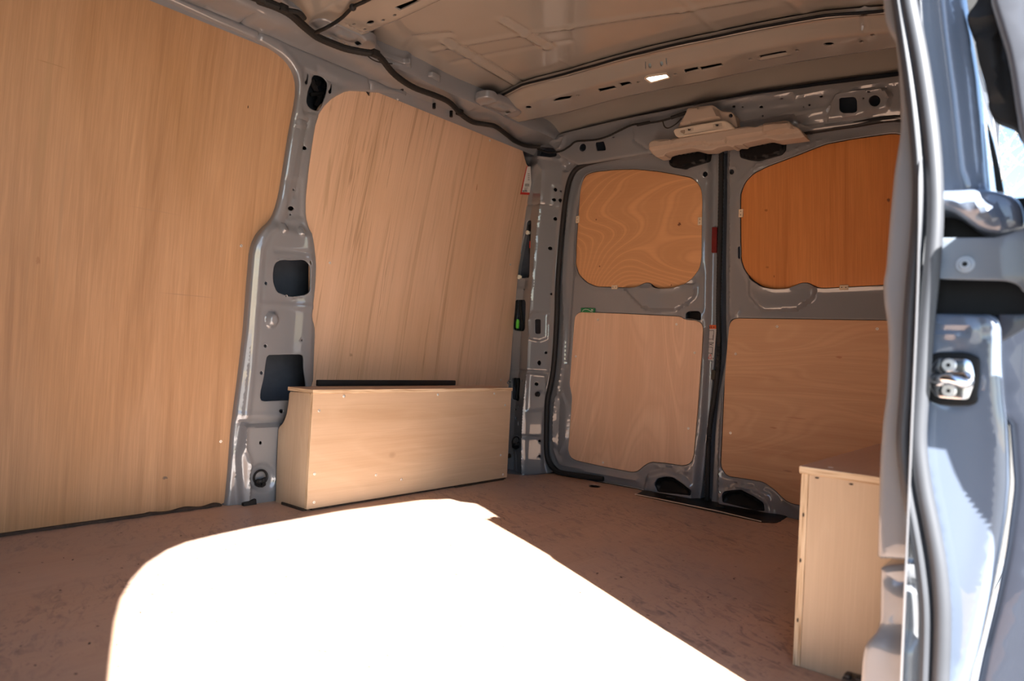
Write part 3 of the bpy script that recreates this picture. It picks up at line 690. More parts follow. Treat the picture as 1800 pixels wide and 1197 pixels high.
# ---- doors
def ddoor(name, lab, outline, holes, fs, openings):
    d = sempty(name, (.5 if '1' in name else 1.3, YR, .02), lab)
    hs = [rnd(R2(p), .004, 1) for p in holes]
    for W_ in openings:
        q_ = rnd(R2(W_), .008, 1); q_ = q_ if area(q_) > 0 else q_[::-1]; q_ = dens(q_, .011); hs.append([tuple(p) for p in offs(q_, -.0022)])
    plate('door_shell', rnd(R2(outline), .006, 1), hs, placeR(YR), STEEL, d, h=feats(fs), step=.0085, lip=.006, depth=.035, hdepth=.003)
    return d
E1 = 1/3.628
def e1(pts): return [(980+x*E1, 230+y*E1) for x, y in pts]
E2 = 1/3.15
def e2_(pts): return [(980+x*E2, 520+y*E2) for x, y in pts]
E3 = 1/3.324
def e3(pts): return [(1230+x*E3, 200+y*E3) for x, y in pts]
E4 = 1/3.07
def e4(pts): return [(1100+x*E4, 540+y*E4) for x, y in pts]
W1 = e1([(175, 295), (200, 275), (250, 262), (380, 250), (500, 247), (650, 262), (750, 280), (850, 300), (880, 320), (905, 348), (920, 385), (923, 450), (918, 820), (905, 880), (860, 940), (800, 985), (740, 1003), (650, 1006), (615, 990), (600, 972), (570, 966), (540, 975), (510, 998), (480, 1000), (250, 992), (190, 965), (140, 915), (120, 850), (125, 700), (145, 400), (155, 340)])
B1 = e2_([(95, 135), (100, 110), (125, 90), (400, 101), (680, 115), (700, 130), (760, 135), (795, 150), (806, 180), (800, 300), (778, 600), (755, 880), (740, 925), (700, 940), (600, 925), (520, 918), (485, 935), (445, 970), (415, 976), (250, 944), (100, 910), (70, 890), (60, 850), (72, 700), (82, 560), (68, 490), (80, 330)])
d1o = SEAL_R+[(1050, 845), (1120, 860), (1190, 874), (1226, 882), (1234, 820), (1242, 740), (1249, 660), (1254, 600), (1257, 500), (1260, 380), (1263, 262), (1250, 258), (1150, 268), (1080, 278), (1045, 284)]
RR = lambda p: R2(p)
f1 = [('ring', RR(W1), .006, .012), 
      ('poly', RR([(1098, 505), (1225, 500), (1224, 520), (1210, 533), (1190, 545), (1150, 546), (1130, 540), (1112, 522)]), .014, .012),
      ('line', RR([(1012, 300), (1000, 345), (994, 420), (990, 500), (992, 560), (990, 640), (980, 690), (975, 740), (975, 790), (985, 815), (1050, 832), (1120, 845)]), .008, .009),
      ('line', RR([(1022, 320), (1010, 400), (1006, 480), (1002, 540), (996, 640)]), -.005, .007),
      ('poly', RR([(975, 700), (988, 688), (1000, 715), (998, 775), (985, 800), (972, 770)]), .009, .010), ('line', RR([(986, 700), (984, 740), (982, 790)]), -.004, .005),
      ('poly', RR([(1247, 255), (1280, 255), (1275, 600), (1262, 700), (1250, 900), (1218, 900), (1224, 830), (1234, 740), (1240, 640), (1243, 560), (1246, 400)]), -.022, .026),
      ('ring', RR([(1204, 560), (1204, 549), (1210, 545), (1230, 546), (1234, 550), (1234, 562)]), .005, .005),
      ('line', RR(e2_([(370, 90), (395, 40)])), .004, .003),
      ('line', RR(e2_([(550, 940), (610, 930), (715, 968), (700, 985), (570, 950)])), .004, .004),
      ('poly', RR([(1140, 835), (1170, 826), (1200, 838), (1218, 860), (1218, 880), (1130, 870)]), .010, .010),
      ('ring', RR(ell(1240, 307, 10, 11, 12)), .004, .004)]
h1 = [ell(1239, 306, 4, 5, 12), [(1206, 562), (1206, 550), (1211, 547), (1229, 547), (1233, 551), (1233, 563)], e2_([(540, 1040), (560, 1010), (600, 1000), (645, 1003), (700, 1040), (745, 1075), (742, 1105), (560, 1085)])]
door1 = ddoor('door_1', 'left rear cargo door, grey steel with plywood infills', d1o, h1, f1, (W1, B1))
W2r = e3([(1060, 1000), (720, 1018), (680, 1012), (650, 992), (620, 984), (580, 990), (550, 1010), (520, 1022), (440, 1024), (370, 1010), (310, 970), (265, 910), (245, 850), (243, 650), (243, 500), (246, 460), (270, 400), (320, 350), (400, 310), (560, 250), (740, 180), (900, 150), (1130, 118)])
W2 = W2r+[(0, .58, 1.23), (0, 1.60, 1.20)][1:]+[(0, 1.63, 1.10), (0, 1.64, .85), (0, 1.60, .78), (0, 1.50, .77)]
B2r = e4([(1400, 72), (600, 60), (575, 70), (560, 95), (545, 250), (535, 400), (515, 850), (525, 880), (550, 910), (740, 940), (800, 980), (860, 1040), (900, 1060)])
B2 = B2r+[(0, 1.50, .045), (0, 1.60, .07), (0, 1.65, .12), (0, 1.655, .60), (0, 1.63, .648)]
d2o = [(1276, 262), (1275, 350), (1273, 450), (1273, 560), (1275, 610), (1271, 640), (1261, 690), (1254, 760), (1251, 820), (1247, 886), (1340, 910), (1400, 925), (0, 1.66, .0), (0, 1.69, .2), (0, 1.69, .8), (0, 1.67, 1.15), (0, 1.62, 1.24), (1584, 208), (1534, 213), (1467, 222), (1417, 229), (1330, 246)]
f2 = [('ring', RR(W2), .006, .012), 
      ('poly', RR([(1318, 480), (1335, 500), (1435, 505), (1430, 525), (1400, 545), (1340, 545), (1318, 520)]), .014, .012),
      ('poly', RR([(1262, 255), (1280, 255), (1280, 560), (1282, 620), (1276, 660), (1268, 700), (1262, 780), (1262, 900), (1230, 900), (1240, 700)]), -.012, .010),
      ('line', RR([(1287, 560), (1282, 620), (1273, 700), (1266, 800), (1263, 880)]), .006, .008),
      ('line', RR([(1300, 320), (1330, 290), (1400, 262), (1453, 243)]), .005, .005), ('ring', RR(ell(1286, 303, 10, 11, 12)), .004, .004),
      ('line', RR([(1278, 585), (1290, 560), (1300, 545)]), .004, .004), ('line', RR([(1262, 838), (1345, 858), (1340, 862), (1266, 848)]), .004, .004),
      ('poly', RR([(1265, 870), (1300, 850), (1350, 870), (1360, 905), (1262, 905)]), .010, .010),
      ('line', RR([(1380, 880), (1410, 900), (1440, 910)]), .006, .008)]
h2 = [ell(1286, 302, 4, 5, 12), [(1297, 434), (1303, 433), (1303, 455), (1298, 455)], e4([(523, 1000), (550, 990), (625, 982), (700, 1020), (750, 1055), (755, 1100), (700, 1095), (525, 1050)])]
door2 = ddoor('door_2', 'right rear cargo door, partly hidden by the doorway pillar', d2o, h2, f2, (W2, B2))
for d, x0, x1 in ((door1, .20, .905), (door2, .905, 1.72)):
    bm = bmesh.new(); bx(bm, (x0, YR+.065, -.02), (x1, YR+.07, 1.45)); obj('outer_skin', bm, VOID, d)
# recessed bits of the doors
for d, o_, nm in ((door1, [(1206, 562), (1206, 550), (1211, 547), (1229, 547), (1233, 551), (1233, 563)], 'pull_pocket'),):
    plate(nm, rnd(R2(o_), .003, 1), [], placeR(YR+.018), BLACKP, d, step=.02, lip=.002, depth=.003)
for d, o_ in ((door1, e2_([(545, 1045), (565, 1015), (600, 1006), (645, 1009), (700, 1045), (740, 1078), (738, 1110), (560, 1085)])), (door2, e4([(527, 1010), (552, 996), (623, 988), (696, 1025), (745, 1060), (750, 1110), (700, 1100), (527, 1055)]))):
    plate('lower_latch_cover', rnd(R2(o_), .004, 1), [], placeR(YR-.004), BLACKP, d, h=feats([('ring', RR(o_), .008, .006), ('poly', RR(o_), -.006, .02)]), step=.008, lip=.003, depth=.02)
def doorpanel(name_lab, outl, mat, screws, clips, oy=.0015):
    xs = R2(outl); cx = np.mean([p[0] for p in xs]); cz = min(p[1] for p in xs)
    t = thing('plywood_door_panel', name_lab, 'plywood panel', (cx, YR-oy, cz))
    plate('board', rnd(xs, .008, 1), [], placeR(YR-oy), mat, t, step=.05, lip=.0008, depth=.006)
    for u, v in screws: screw(hit(u, v, 1, YR-oy-.0002), (0, -1, 0), t)
    for (u, v, horiz) in clips:
        p = hit(u, v, 1, YR-oy); bm = bmesh.new(); w, hgt = (.0135, .008) if horiz else (.008, .0145)
        bx(bm, (p[0]-w, p[1]-.005, p[2]-hgt), (p[0]+w, p[1]+.004, p[2]+hgt), .001, 1); k = obj('mounting_clip', bm, plain('pale_ply_clip', (.66, .52, .36), .6) if not CLIPM else CLIPM[0], t, sm=None); CLIPM.append(k.data.materials[0]); k['label'] = 'small pale wooden turn clip'
        for s in (-1, 1):
            bm = bmesh.new(); c = (p[0]+(s*w*.45 if horiz else 0), p[1]-.0052, p[2]+(0 if horiz else s*hgt*.45)); cyl(bm, c, (0, -1, 0), .0018, .0004, 8); obj('clip_screw', bm, INK, k)
    return t
CLIPM = []
doorpanel('rounded plywood window blank with flame grain and a knot in the left rear door', W1, P_D1U, [], [(1016, 386, False), (1231, 389, False), (1081, 505, True)])
doorpanel('pale plywood panel with vertical grain in the lower half of the left rear door', B1, P_D1L, [(1051, 562), (1189, 570), (1012, 626.5), (1221, 620), (1210, 753), (1060, 813)], [])
doorpanel('reddish plywood window blank in the right rear door', W2, P_D2U, [], [(1303, 375, False), (1484, 505.5, True)])
doorpanel('plywood panel with horizontal grain in the lower half of the right rear door', B2, P_D2L, [(1366, 574), (1542, 578), (1293, 622), (1284, 761)], [])
# knot marks on the flame veneer
for u, v, r in ((1194, 394, 3.4), (1048, 386, 1.8), (1054, 468, 1.8), (1180, 501, 1.6)):
    p = hit(u, v, 1, YR-.0046); bm = bmesh.new(); g = bmesh.ops.create_icosphere(bm, subdivisions=2, radius=.001*r*1.7)['verts']
    for w_ in g: w_.co = Vector((p[0]+w_.co.x*(1+.5*math.sin(9*math.atan2(w_.co.z, w_.co.x))), p[1]-.0001+w_.co.y*.08, p[2]+w_.co.z*(1+.5*math.sin(7*math.atan2(w_.co.z, w_.co.x)))))
    ob = obj('knot', bm, plain('knot_brown', (.17, .06, .025), .6), [o for o in bpy.data.objects if o.get('label', '').startswith('rounded plywood window')][0])
# centre seal between the doors
bm = bmesh.new(); P = [hit(u, v, 1, YR+.004) for u, v in ((1268, 264), (1267, 350), (1265, 450), (1263, 540), (1264, 600), (1263, 640), (1257, 690), (1248, 750), (1245, 800), (1243, 880))]
tube(bm, crom(P, 30), .0085, 10, rib=.13)
tag(obj('centre_seal', bm, RUB), 'ribbed black rubber seal down the gap between the two rear doors', 'seal')
p = hit(1254, 385, 1, YR+.006)
plate('red_reflector', rnd(R2([(1251, 399), (1260, 399), (1259, 444), (1250, 444)], YR+.01), .002, 1), [], placeR(YR+.012), plain('red_reflector', (.14, .006, .007), .35), door1, step=.03, lip=.001, depth=.006)
bm = bmesh.new(); p = hit(1256, 659, 1, YR-.0); bx(bm, p+np.array([-.012, -.002, -.018]), p+np.array([.011, .012, .018]), .003)
obj('door_check_block', bm, plain('olive_black', (.03, .03, .022), .6), door1)
# warning label on the door edge
YS = YR+.016
st = thing('warning_label', 'narrow white warning label with orange head on the edge of the left rear door', 'label', tuple(hit(1250, 605, 1, YS)))
def sl_(a, b): return (1180+a/3.325, 560+b/3.325)
plate('label_base', R2([sl_(212, 38), sl_(266, 38), sl_(248, 245), sl_(198, 240)], YS), [], placeR(YS-.0006), plain('label_grey_white', (.50, .48, .46), .5, var=.02), st, step=.03, lip=.0002, depth=.0004)
plate('orange_head', R2([sl_(212, 38), sl_(267, 38), sl_(265, 60), sl_(210, 60)], YS), [], placeR(YS-.0010), plain('label_orange', (.62, .10, .02), .5, var=.02), st, step=.03, lip=.0001, depth=.0003)
def strokes(name, segs, mat, w, parent, conv, y, off=.0016):
    bm = bmesh.new()
    for s in segs:
        P = [hit(*conv(*a), 1, y) for a in s]
        for a, b in zip(P, P[1:]):
            d = b-a; l = np.linalg.norm(d); n = np.array([d[2], 0, -d[0]])/max(l, 1e-9)*w
            vv = [bm.verts.new((c[0], y-off, c[2])) for c in (a-n, a+n, b+n, b-n)]; bm.faces.new(vv)
    o = obj(name, bm, mat, parent, sm=None); o['kind'] = 'stuff'; return o
strokes('pictogram', [[(222, 70), (250, 70), (246, 120), (220, 120), (222, 70)], [(222, 95), (217, 125)], [(246, 95), (245, 128)], [(218, 140), (250, 142)], [(222, 155), (245, 145)], [(222, 145), (243, 157)], [(216, 165), (243, 168), (240, 205), (212, 200), (216, 165)], [(213, 195), (209, 212)], [(240, 200), (239, 215)]], INK, .0009, st, sl_, YS)
strokes('red_triangle', [[(231, 208), (217, 232), (236, 236), (231, 208)]], REDP, .0009, st, sl_, YS)
strokes('pictogram', [[(222, 45), (226, 55)], [(233, 42), (235, 56)], [(243, 50), (255, 50)], [(245, 228), (245, 238)]], INK, .0012, st, sl_, YS)
# green escape style sticker above lower left door panel
YG = YR-.006
gs = thing('green_sticker', 'small green and white sticker peeking above the lower left door panel', 'sticker', tuple(hit(1036, 548, 1, YG)))
plate('sticker_base', R2([(1023, 541.5), (1047.5, 542), (1047, 549.5), (1023, 549)], YR), [], placeR(YR-.0080), plain('sticker_green', (.01, .18, .06), .5, var=.02), gs, step=.03, lip=.0001, depth=.004)
strokes('white_mark', [[(1026, 548.5), (1027, 545.5), (1031, 544), (1036, 544.5), (1040, 547), (1044, 548.5)], [(1041, 543.5), (1045, 546.5)], [(1045, 543.5), (1041, 546.5)]], WHITE, .0007, gs, lambda a, b: (a, b), YR, .0095)

# threshold plate behind the floor edge
tp = thing('threshold_plate', 'black sill tray with bright edge at the foot of the rear doors', 'threshold', (.95, 2.38, -.01))
o_ = F2([(1131, 862), (1240, 868), (1330, 895), (1385, 908), (1378, 913), (1365, 920), (1338, 919), (1116, 870)])
plate('tray', rnd([(p[0], min(p[1], 2.50)) for p in o_], .006, 1), [], placeF(.001), BLACKP, tp, step=.02, lip=.002, depth=.01)
bm = bmesh.new(); P = [hit(u, v, 2, .003) for u, v in ((1116, 868.5), (1180, 881.5), (1260, 898), (1338, 916.5))]; tube(bm, P, .0016, 6); obj('metal_edge', bm, CHROME, tp)
bm = bmesh.new(); P = [hit(u, v, 2, .002) for u, v in ((975, 831.5), (1045, 844), (1120, 858), (1131, 861))]; tube(bm, P, .0013, 6); obj('metal_edge', bm, CHROME, tp)
for u, v in ((1180, 876), (1268, 892)):
    bm = bmesh.new(); p = hit(u, v, 2, .003); bx(bm, p+np.array([-.018, -.006, 0]), p+np.array([.012, .008, .006]), .002); obj('latch_stop', bm, RUB, tp)

# ---- upper latches, beige covers
T2 = 1/5.625
def t2(pts): return [(1120+x*T2, 170+y*T2) for x, y in pts]
for pts, lab in (([(310, 560), (335, 530), (540, 480), (640, 500), (718, 520), (705, 630), (680, 650), (510, 700), (480, 718), (345, 695), (315, 670)], 'black plastic latch cover at the top of the left rear door'),
                 ([(1003, 470), (1050, 440), (1290, 390), (1380, 400), (1472, 410), (1465, 540), (1420, 580), (1240, 625), (1200, 635), (1110, 625), (1015, 600)], 'black plastic latch cover at the top of the right rear door')):
    P2 = t2(pts); y0 = YR-.008
    t = thing('door_latch', lab, 'door latch', tuple(hit(*P2[0], 1, y0)))
    r = R2(P2, y0)
    plate('latch_body', rnd(r, .004, 1), [], placeR(y0), BLACKP, t, h=feats([('poly', list(offs(r if area(r) > 0 else r[::-1], .010)), .008, .004)]), step=.005, lip=.003, depth=.02)
    c0 = np.mean(r, 0); bm = bmesh.new()
    for k in range(5): bx(bm, (c0[0]-.042+k*.017, y0-.026, c0[1]+.010), (c0[0]-.032+k*.017, y0-.012, c0[1]+.020), .001)
    obj('latch_ribs', bm, RUB, t)
YC = 2.350
bc = [(120, 500), (140, 455), (200, 430), (310, 420), (345, 435), (400, 405), (700, 360), (960, 320), (1080, 300), (1190, 310), (1260, 275), (1470, 240), (1510, 245), (1540, 290), (1600, 310), (1665, 395), (1640, 402), (1390, 435), (1290, 410), (1050, 460), (1040, 478), (965, 478), (955, 495), (930, 500), (905, 485), (800, 500), (740, 528), (640, 530), (540, 505), (335, 540), (275, 560), (265, 590), (190, 597), (140, 560), (125, 530)]
RC = lambda p: R2(t2(p), YC)
cov = plate('trim_cover', rnd(RC(bc), .004, 1), [], placeR(YC), BEIGE, None,
            h=feats([('poly', RC([(130, 440), (350, 430), (700, 365), (1100, 305), (1660, 250), (1660, 330), (1240, 370), (900, 420), (870, 455), (720, 480), (640, 460), (350, 490), (130, 520)]), .014, .009),
                     ('poly', RC([(1260, 275), (1480, 240), (1540, 295), (1550, 350), (1260, 370)]), .010, .008), ('line', RC([(345, 430), (345, 500)]), -.004, .004)]), step=.005, lip=.004, depth=.05)
tag(cov, 'long beige plastic trim over the two black door latches', 'trim cover')
t = thing('brake_light_cover', 'beige plastic housing with small grilles above the gap of the rear doors', 'light cover', tuple(hit(1240, 225, 1, YC)))
ub = [(395, 305), (440, 235), (490, 160), (520, 130), (600, 110), (770, 97), (830, 140), (930, 150), (970, 190), (990, 300), (960, 308), (880, 250), (700, 270)]
ubp = R2(t2(ub), YC+.004)
plate('housing', rnd(ubp, .004, 1), [rnd(R2(ell(*t2([(925, 185)])[0], 3.6, 3.8), YC+.004), .002, 1)], placeR(YC+.004), BEIGE, t, h=feats([('poly', R2(t2([(430, 290), (520, 130), (770, 97), (830, 215), (600, 270)]), YC+.004), .020, .008)]), step=.006, lip=.004, depth=.04)
lb = [(355, 340), (370, 315), (600, 272), (860, 230), (900, 245), (930, 275), (960, 312), (700, 352), (400, 400), (375, 385)]
YL2 = YC-.022
plate('lamp_lip', rnd(R2(t2(lb), YL2), .004, 1), [], placeR(YL2), BEIGE2, t, h=feats([('poly', R2(t2([(415, 330), (840, 258), (865, 300), (460, 378)]), YL2), -.004, .004)]), step=.006, lip=.004, depth=.03)
def tt(a, b): return (1120+a*T2, 170+b*T2)
seg = []
for k in range(8): seg.append([(482+k*10, 318-k*1.5), (485+k*10, 346-k*1.5)])
for k in range(9): seg.append([(752+k*10, 272-k*1.6), (756+k*10, 306-k*1.6)])
strokes('grille', seg, plain('grille_brown', (.16, .12, .09), .6), .00045, t, tt, YL2, .001)
strokes('grille', [[(505, 318), (525, 334)], [(508, 336), (526, 318)], [(782, 275), (800, 292)], [(785, 294), (803, 274)], [(500, 328), (530, 326)], [(778, 285), (808, 282)]], INK, .0012, t, tt, YL2, .0012)
plate('small_pad', rnd(R2(t2([(415, 330), (470, 324), (465, 362), (440, 372)]), YL2), .001, 1), [], placeR(YL2+.002), plain('tan_pad', (.30, .22, .16), .6), t, step=.02, lip=.0006, depth=.002)

# ================================================================== CEILING
ceil = sempty('ceiling', (.9, 1.0, 1.44), 'grey painted roof skin with pressed ribs')
SK = .046
def z_line(u0, v0, u1, v1, H, w): return ('line', C2([(u0, v0), (u1, v1)], SK), H, w)
cf = feats([z_line(780, 73, 911, 150, 0.0072, .012), z_line(790, 70, 922, 149, -0.0054, .010), z_line(881, 35, 961, 84, 0.0072, .012), z_line(890, 33, 970, 82, -0.0054, .010), z_line(1200, 0, 1270, 63, .003, .011), z_line(1387, 0, 1426, 32, .004, .011),
            z_line(760, 88, 1000, 48, .004, .011), z_line(1000, 48, 1198, 18, .004, .011), z_line(1198, 18, 1330, -5, .004, .011), z_line(795, 110, 1000, 72, -.003, .011),
            z_line(985, 105, 1022, 124, .002, .005), ('fn', lambda X: .032*np.clip((X[:, 1]-2.30)/.12, 0, 1)**2, 0, 0), ('line', C2([(790, 60), (730, 66), (716, 84), (715, 112)], SK), -.006, .012)])
plate('roof_skin', [(.10, -.45), (1.72, -.45), (1.72, 2.449), (.10, 2.449)], [], placeC(SK), STEELR, ceil, h=cf, step=.0085, lip=.001, depth=.002)
def crv(px, dz):
    q_ = sorted(C2(px, dz)); X0 = np.array([p[0] for p in q_]); Y0 = np.array([p[1] for p in q_])
    return lambda x: np.interp(x, X0, Y0)
FR = [(847, 185), (877, 174), (921, 152), (994, 134), (1100, 104), (1160, 89), (1260, 68), (1387, 43), (1454, 32), (1550, 25)]
RE = [(901, 217), (1001, 197), (1100, 170), (1234, 144), (1401, 109), (1570, 83.5)]
fr2, re2 = crv(FR, .018), crv(RE, 0)
re1 = crv([(610, 85), (637, 62), (700, 35), (740, 17), (775, 0)], 0)
fr1 = lambda x: re1(x)-.25
def lid(nm, f, g):  # black sheet that puts the shade into the rib holes
    bm = bmesh.new(); X = np.linspace(.165, 1.635, 40); rows = []
    for x in X:
        a, b = float(f(x)), float(g(x)); rows.append([bm.verts.new((x, y, zr(x)+dz)) for y, dz in ((a+.004, .018), (a+.03, .030), (b-.03, .030), (b-.003, .006))])
    for p, q_ in zip(rows, rows[1:]):
        for k in range(3): bm.faces.new((p[k], p[k+1], q_[k+1], q_[k]))
    obj('rib_hole_shade', bm, BLACKP, ceil)
def rib(name, fr, re, outline, holes, fl, lab):
    def prof(X):
        a, b = fr(X[:, 0]), re(X[:, 0]); t = (X[:, 1]-a)/(b-a)
        return np.interp(t, [0, .09, .12, .30, .33, .95, .97, 1], [-.020, -.019, -.014, .004, .006, .006, .004, -.001])
    o = plate(name, outline, holes, placeC(0), STEELR, ceil, h=feats([('fn', prof, 0, 0)]+fl), step=.008, lip=.003, depth=.016, hdepth=.003)
    o['label'] = lab; return o
xs = np.linspace(.16, 1.64, 24)
out2 = [(x, float(fr2(x))) for x in xs]+[(x, float(re2(x))) for x in xs[::-1]]
rh = [k2([(1115, 528), (1150, 512), (1215, 504), (1200, 522), (1125, 535)]), k2([(1350, 470), (1435, 452), (1450, 465), (1365, 485)]), k2([(1460, 440), (1515, 430), (1528, 442), (1478, 457)]),
      k3([(305, 368), (375, 353), (385, 368), (318, 385)]), k3([(390, 355), (500, 333), (512, 347), (403, 370)]), k3([(700, 292), (840, 267), (850, 280), (712, 305)]),
      ell(1457, 78, 9, 3.2, 12), ell(1514, 74, 4, 1.8, 8), ell(1534, 62, 4, 1.6, 8), ell(1401, 89, 3, 1.6, 8), ell(1319, 104, 2.8, 1.5, 8), ell(1187.5, 130.6, 2.6, 1.5, 8), ell(1142, 121, 2.6, 2.4, 8), ell(1163, 117, 2.6, 2.4, 8),
      ell(929, 189, 5, 2.6, 10), ell(1016, 168, 2.4, 1.2, 8), ell(1122, 144.5, 2.4, 1.3, 8), ell(881, 201, 3, 1.5, 8),
      [(1133.5, 118), (1134.8, 118), (1135.6, 125), (1134.2, 125)], [(1170, 111), (1171.4, 111), (1172.4, 117), (1171, 117)]]
rh = [C2(p, -.006) for p in rh]
lampo = C2(k3([(95, 410), (115, 396), (215, 382), (237, 402), (225, 410), (130, 434)]), -.006)
r2 = rib('crossmember', fr2, re2, out2, rh+[rnd(lampo, .003, 1)],
         [('ring', C2(p, -.006), -.0, .005) for p in [k2([(1105, 532), (1150, 508), (1225, 500), (1205, 528)])]]+
         [('ring', C2(k3([(690, 290), (845, 260), (865, 285), (705, 312)]), -.006), .003, .004), ('line', C2(k2([(800, 545), (850, 570), (920, 620)]), -.006), -.005, .004),
          ('line', C2(k3([(1255, 130), (1250, 180)]), -.006), -.005, .005)], 'rear roof crossmember carrying the small lamp')
out1 = [(x, float(fr1(x))) for x in xs]+[(x, float(re1(x))) for x in xs[::-1]]
def eh(u, v, a, b): return ell(u, v, a, b, 10, -.3)
r1h = [k2([(280, 40), (385, 0), (415, 5), (310, 55)]), eh(651, 40, 6.5, 3.2), eh(673.5, 36, 3, 1.6), eh(693.5, 27, 3, 1.6), eh(622, 43, 3, 1.5), eh(641, 52, 3, 1.5), eh(586, 67, 12, 5.5), eh(606, 73, 3.4, 1.8), eh(602, 50, 2, 1)]
rib('crossmember', fr1, re1, out1, [C2(p, -.006) for p in r1h], [('line', C2([(600, 33), (605, 42), (637, 60), (650, 55)], -.006), -.005, .003), ('line', C2([(575, 60), (590, 65), (610, 78)], -.006), .006, .005)], 'front roof crossmember at the top left')
bm = bmesh.new(); bx(bm, (-.13, -.5, 1.56), (1.735, 2.52, 1.57)); bx(bm, (-.13, -.5, 1.565), (1.81, 1.2, 1.575)); bx(bm, (-.13, 2.505, -.06), (1.735, 2.515, 1.57)); bx(bm, (1.73, -.5, 1.44), (1.74, 2.51, 1.57)); bx(bm, (-.13, -.5, -.06), (1.80, -.49, 1.57)); obj('outer_roof', bm, VOID, ceil, sm=None)
# rib holes are darkened by the black sheets set above them; lamp:
lp = thing('interior_lamp', 'small lit rectangular lamp set in the rear roof crossmember', 'lamp', tuple(onC(1155, 136, -.01)))
LITM = plain('lamp_lens_lit', (1, .93, .80), .3, var=.0, emit=9)
plate('bezel', rnd(lampo, .003, 1), [rnd(C2(k3([(108, 409), (122, 401), (212, 388), (226, 402), (134, 427)]), -.006), .002, 1)], placeC(-.010), BEIGE2, lp, step=.01, lip=.0012, depth=.012)
plate('lens', rnd(C2(k3([(106, 410), (121, 400), (213, 386), (228, 403), (134, 429)]), -.006), .002, 1), [], placeC(-.0075), LITM, lp, h=feats([('ring', C2(k3([(140, 408), (200, 398), (205, 404), (145, 415)]), -.006), .001, .003)]), step=.008, lip=.001, depth=.006)
for f_, dz_, rr_ in ((fr2, .024, .0045), (re2, .020, .003), (re1, .020, .003), (fr1, .024, .0045)):
    bm = bmesh.new(); P = []
    for x in np.linspace(.165, 1.635, 60): P.append((x, float(f_(x))+.0015*math.sin(x*31)+(-.004 if f_ in (fr2, fr1) else .006), zr(x)+dz_))
    tube(bm, P, rr_, 8); obj('mastic_bead', bm, BLACKP, ceil)
fl1 = k2([(120, 215), (180, 250), (210, 290), (330, 335), (362, 330), (372, 372), (430, 405), (480, 400), (522, 420), (515, 450), (640, 510), (722, 556), (760, 600), (650, 600), (560, 540), (330, 430), (190, 330), (60, 270), (40, 220)])
plate('side_flange', rnd(C2(fl1, .004), .004, 1), [rnd(C2(ell(748, 138, 9, 3, 10, .3), .004), .002, 1)], placeC(.004), STEEL, ceil, h=feats([('line', C2(k2([(200, 300), (350, 370), (520, 460), (700, 560)]), .004), .006, .006)]), step=.009, lip=.003, depth=.012)
fl2 = z1([(-300, -300), (300, -40), (400, 60), (560, 120), (720, 192), (790, 160), (860, 130), (900, 200), (760, 300), (640, 260), (500, 200), (300, 80), (0, -40), (-300, -180)])
plate('side_flange', rnd(C2(fl2, .004), .004, 1), [], placeC(.004), STEEL, ceil, h=feats([('line', C2(z1([(0, -80), (400, 120), (700, 250)]), .004), .006, .006)]), step=.009, lip=.003, depth=.012)
lid('a', fr2, re2); lid('b', fr1, re1)
# roof edge brackets joining crossmembers to the rail
for (u0, v0, u1, v1, nm) in ((828, 183, 905, 208, 'a'), (560, 40, 640, 78, 'b')):
    a = onC(u0, v0, -.012); b = onC(u1, v1, -.012)
    x0 = .190; x1 = x0+.075; y0 = min(a[1], b[1])-.02; y1 = y0+.24
    plate('rib_bracket', rnd([(x0, y0), (x1, y0+.01), (x1, y1-.02), (x0, y1)], .02, 2), [rnd(ell(x0+.035, (y0+y1)/2+.05, .012, .009), .003, 1)], placeC(-.010), STEEL, ceil,
          h=feats([('line', [(x0, y0+.05), (x1, y0+.06)], .006, .008), ('line', [(x0, y1-.06), (x1, y1-.07)], .006, .008), ('poly', [(x0+.02, y0+.09), (x1-.02, y0+.09), (x1-.02, y1-.09), (x0+.02, y1-.09)], .006, .008)]), step=.008, lip=.006, depth=.02)
# wire harnesses
def at_x(u, v, x):
    p = hit(u, v, 2, 1.372+(x-.12)*-.5)
    return p if p[1] < 2.365 else hit(u, v, 1, 2.365)
H1 = [(430, -12), (455, 0), (480, 9), (500, 18), (515, 28), (530, 42), (545, 55), (560, 66), (585, 77), (610, 86), (640, 92), (660, 95), (672, 105), (688, 125), (705, 140), (730, 155), (765, 168), (790, 180), (810, 200), (830, 214), (850, 218), (870, 222), (890, 236), (905, 248), (925, 256), (950, 258)]
hs = thing('wire_harness', 'black taped wire harness running along the left roof rail', 'wire harness', tuple(at_x(660, 95, .12)))
bm = bmesh.new(); P = crom([np.array([.175, -.4, 1.37]), np.array([.17, .45, 1.37])]+[at_x(u, v, .120) for i, (u, v) in enumerate(H1)], 8)
tube(bm, P, lambda t: .0115-.0035*max(0, t-.1), 10, rib=.05); obj('main_loom', bm, TAPE, hs)
bm = bmesh.new(); tube(bm, crom([at_x(*p, .125) for p in ((555, 57), (575, 48))]+[onC(600, 32, -.02), onC(620, 13, -.02), onC(640, 3, -.02), onC(665, -10, -.02)], 6), .0052, 8); obj('branch', bm, TAPE, hs)
bm = bmesh.new(); tube(bm, crom([at_x(*p, .120) for p in ((640, 93), (655, 105), (670, 110), (690, 112))], 6), .002, 6); obj('branch', bm, TAPE, hs)
bm = bmesh.new(); tube(bm, crom([at_x(*p, .116) for p in ((505, 18), (525, 22), (535, 32))], 6), .007, 8); obj('branch', bm, TAPE, hs)
bm = bmesh.new(); p = at_x(620, 13, .125); bmesh.ops.create_icosphere(bm, subdivisions=2, radius=.010, matrix=Matrix.Translation(onC(620, 13, -.02))); obj('grommet', bm, RUB, hs)
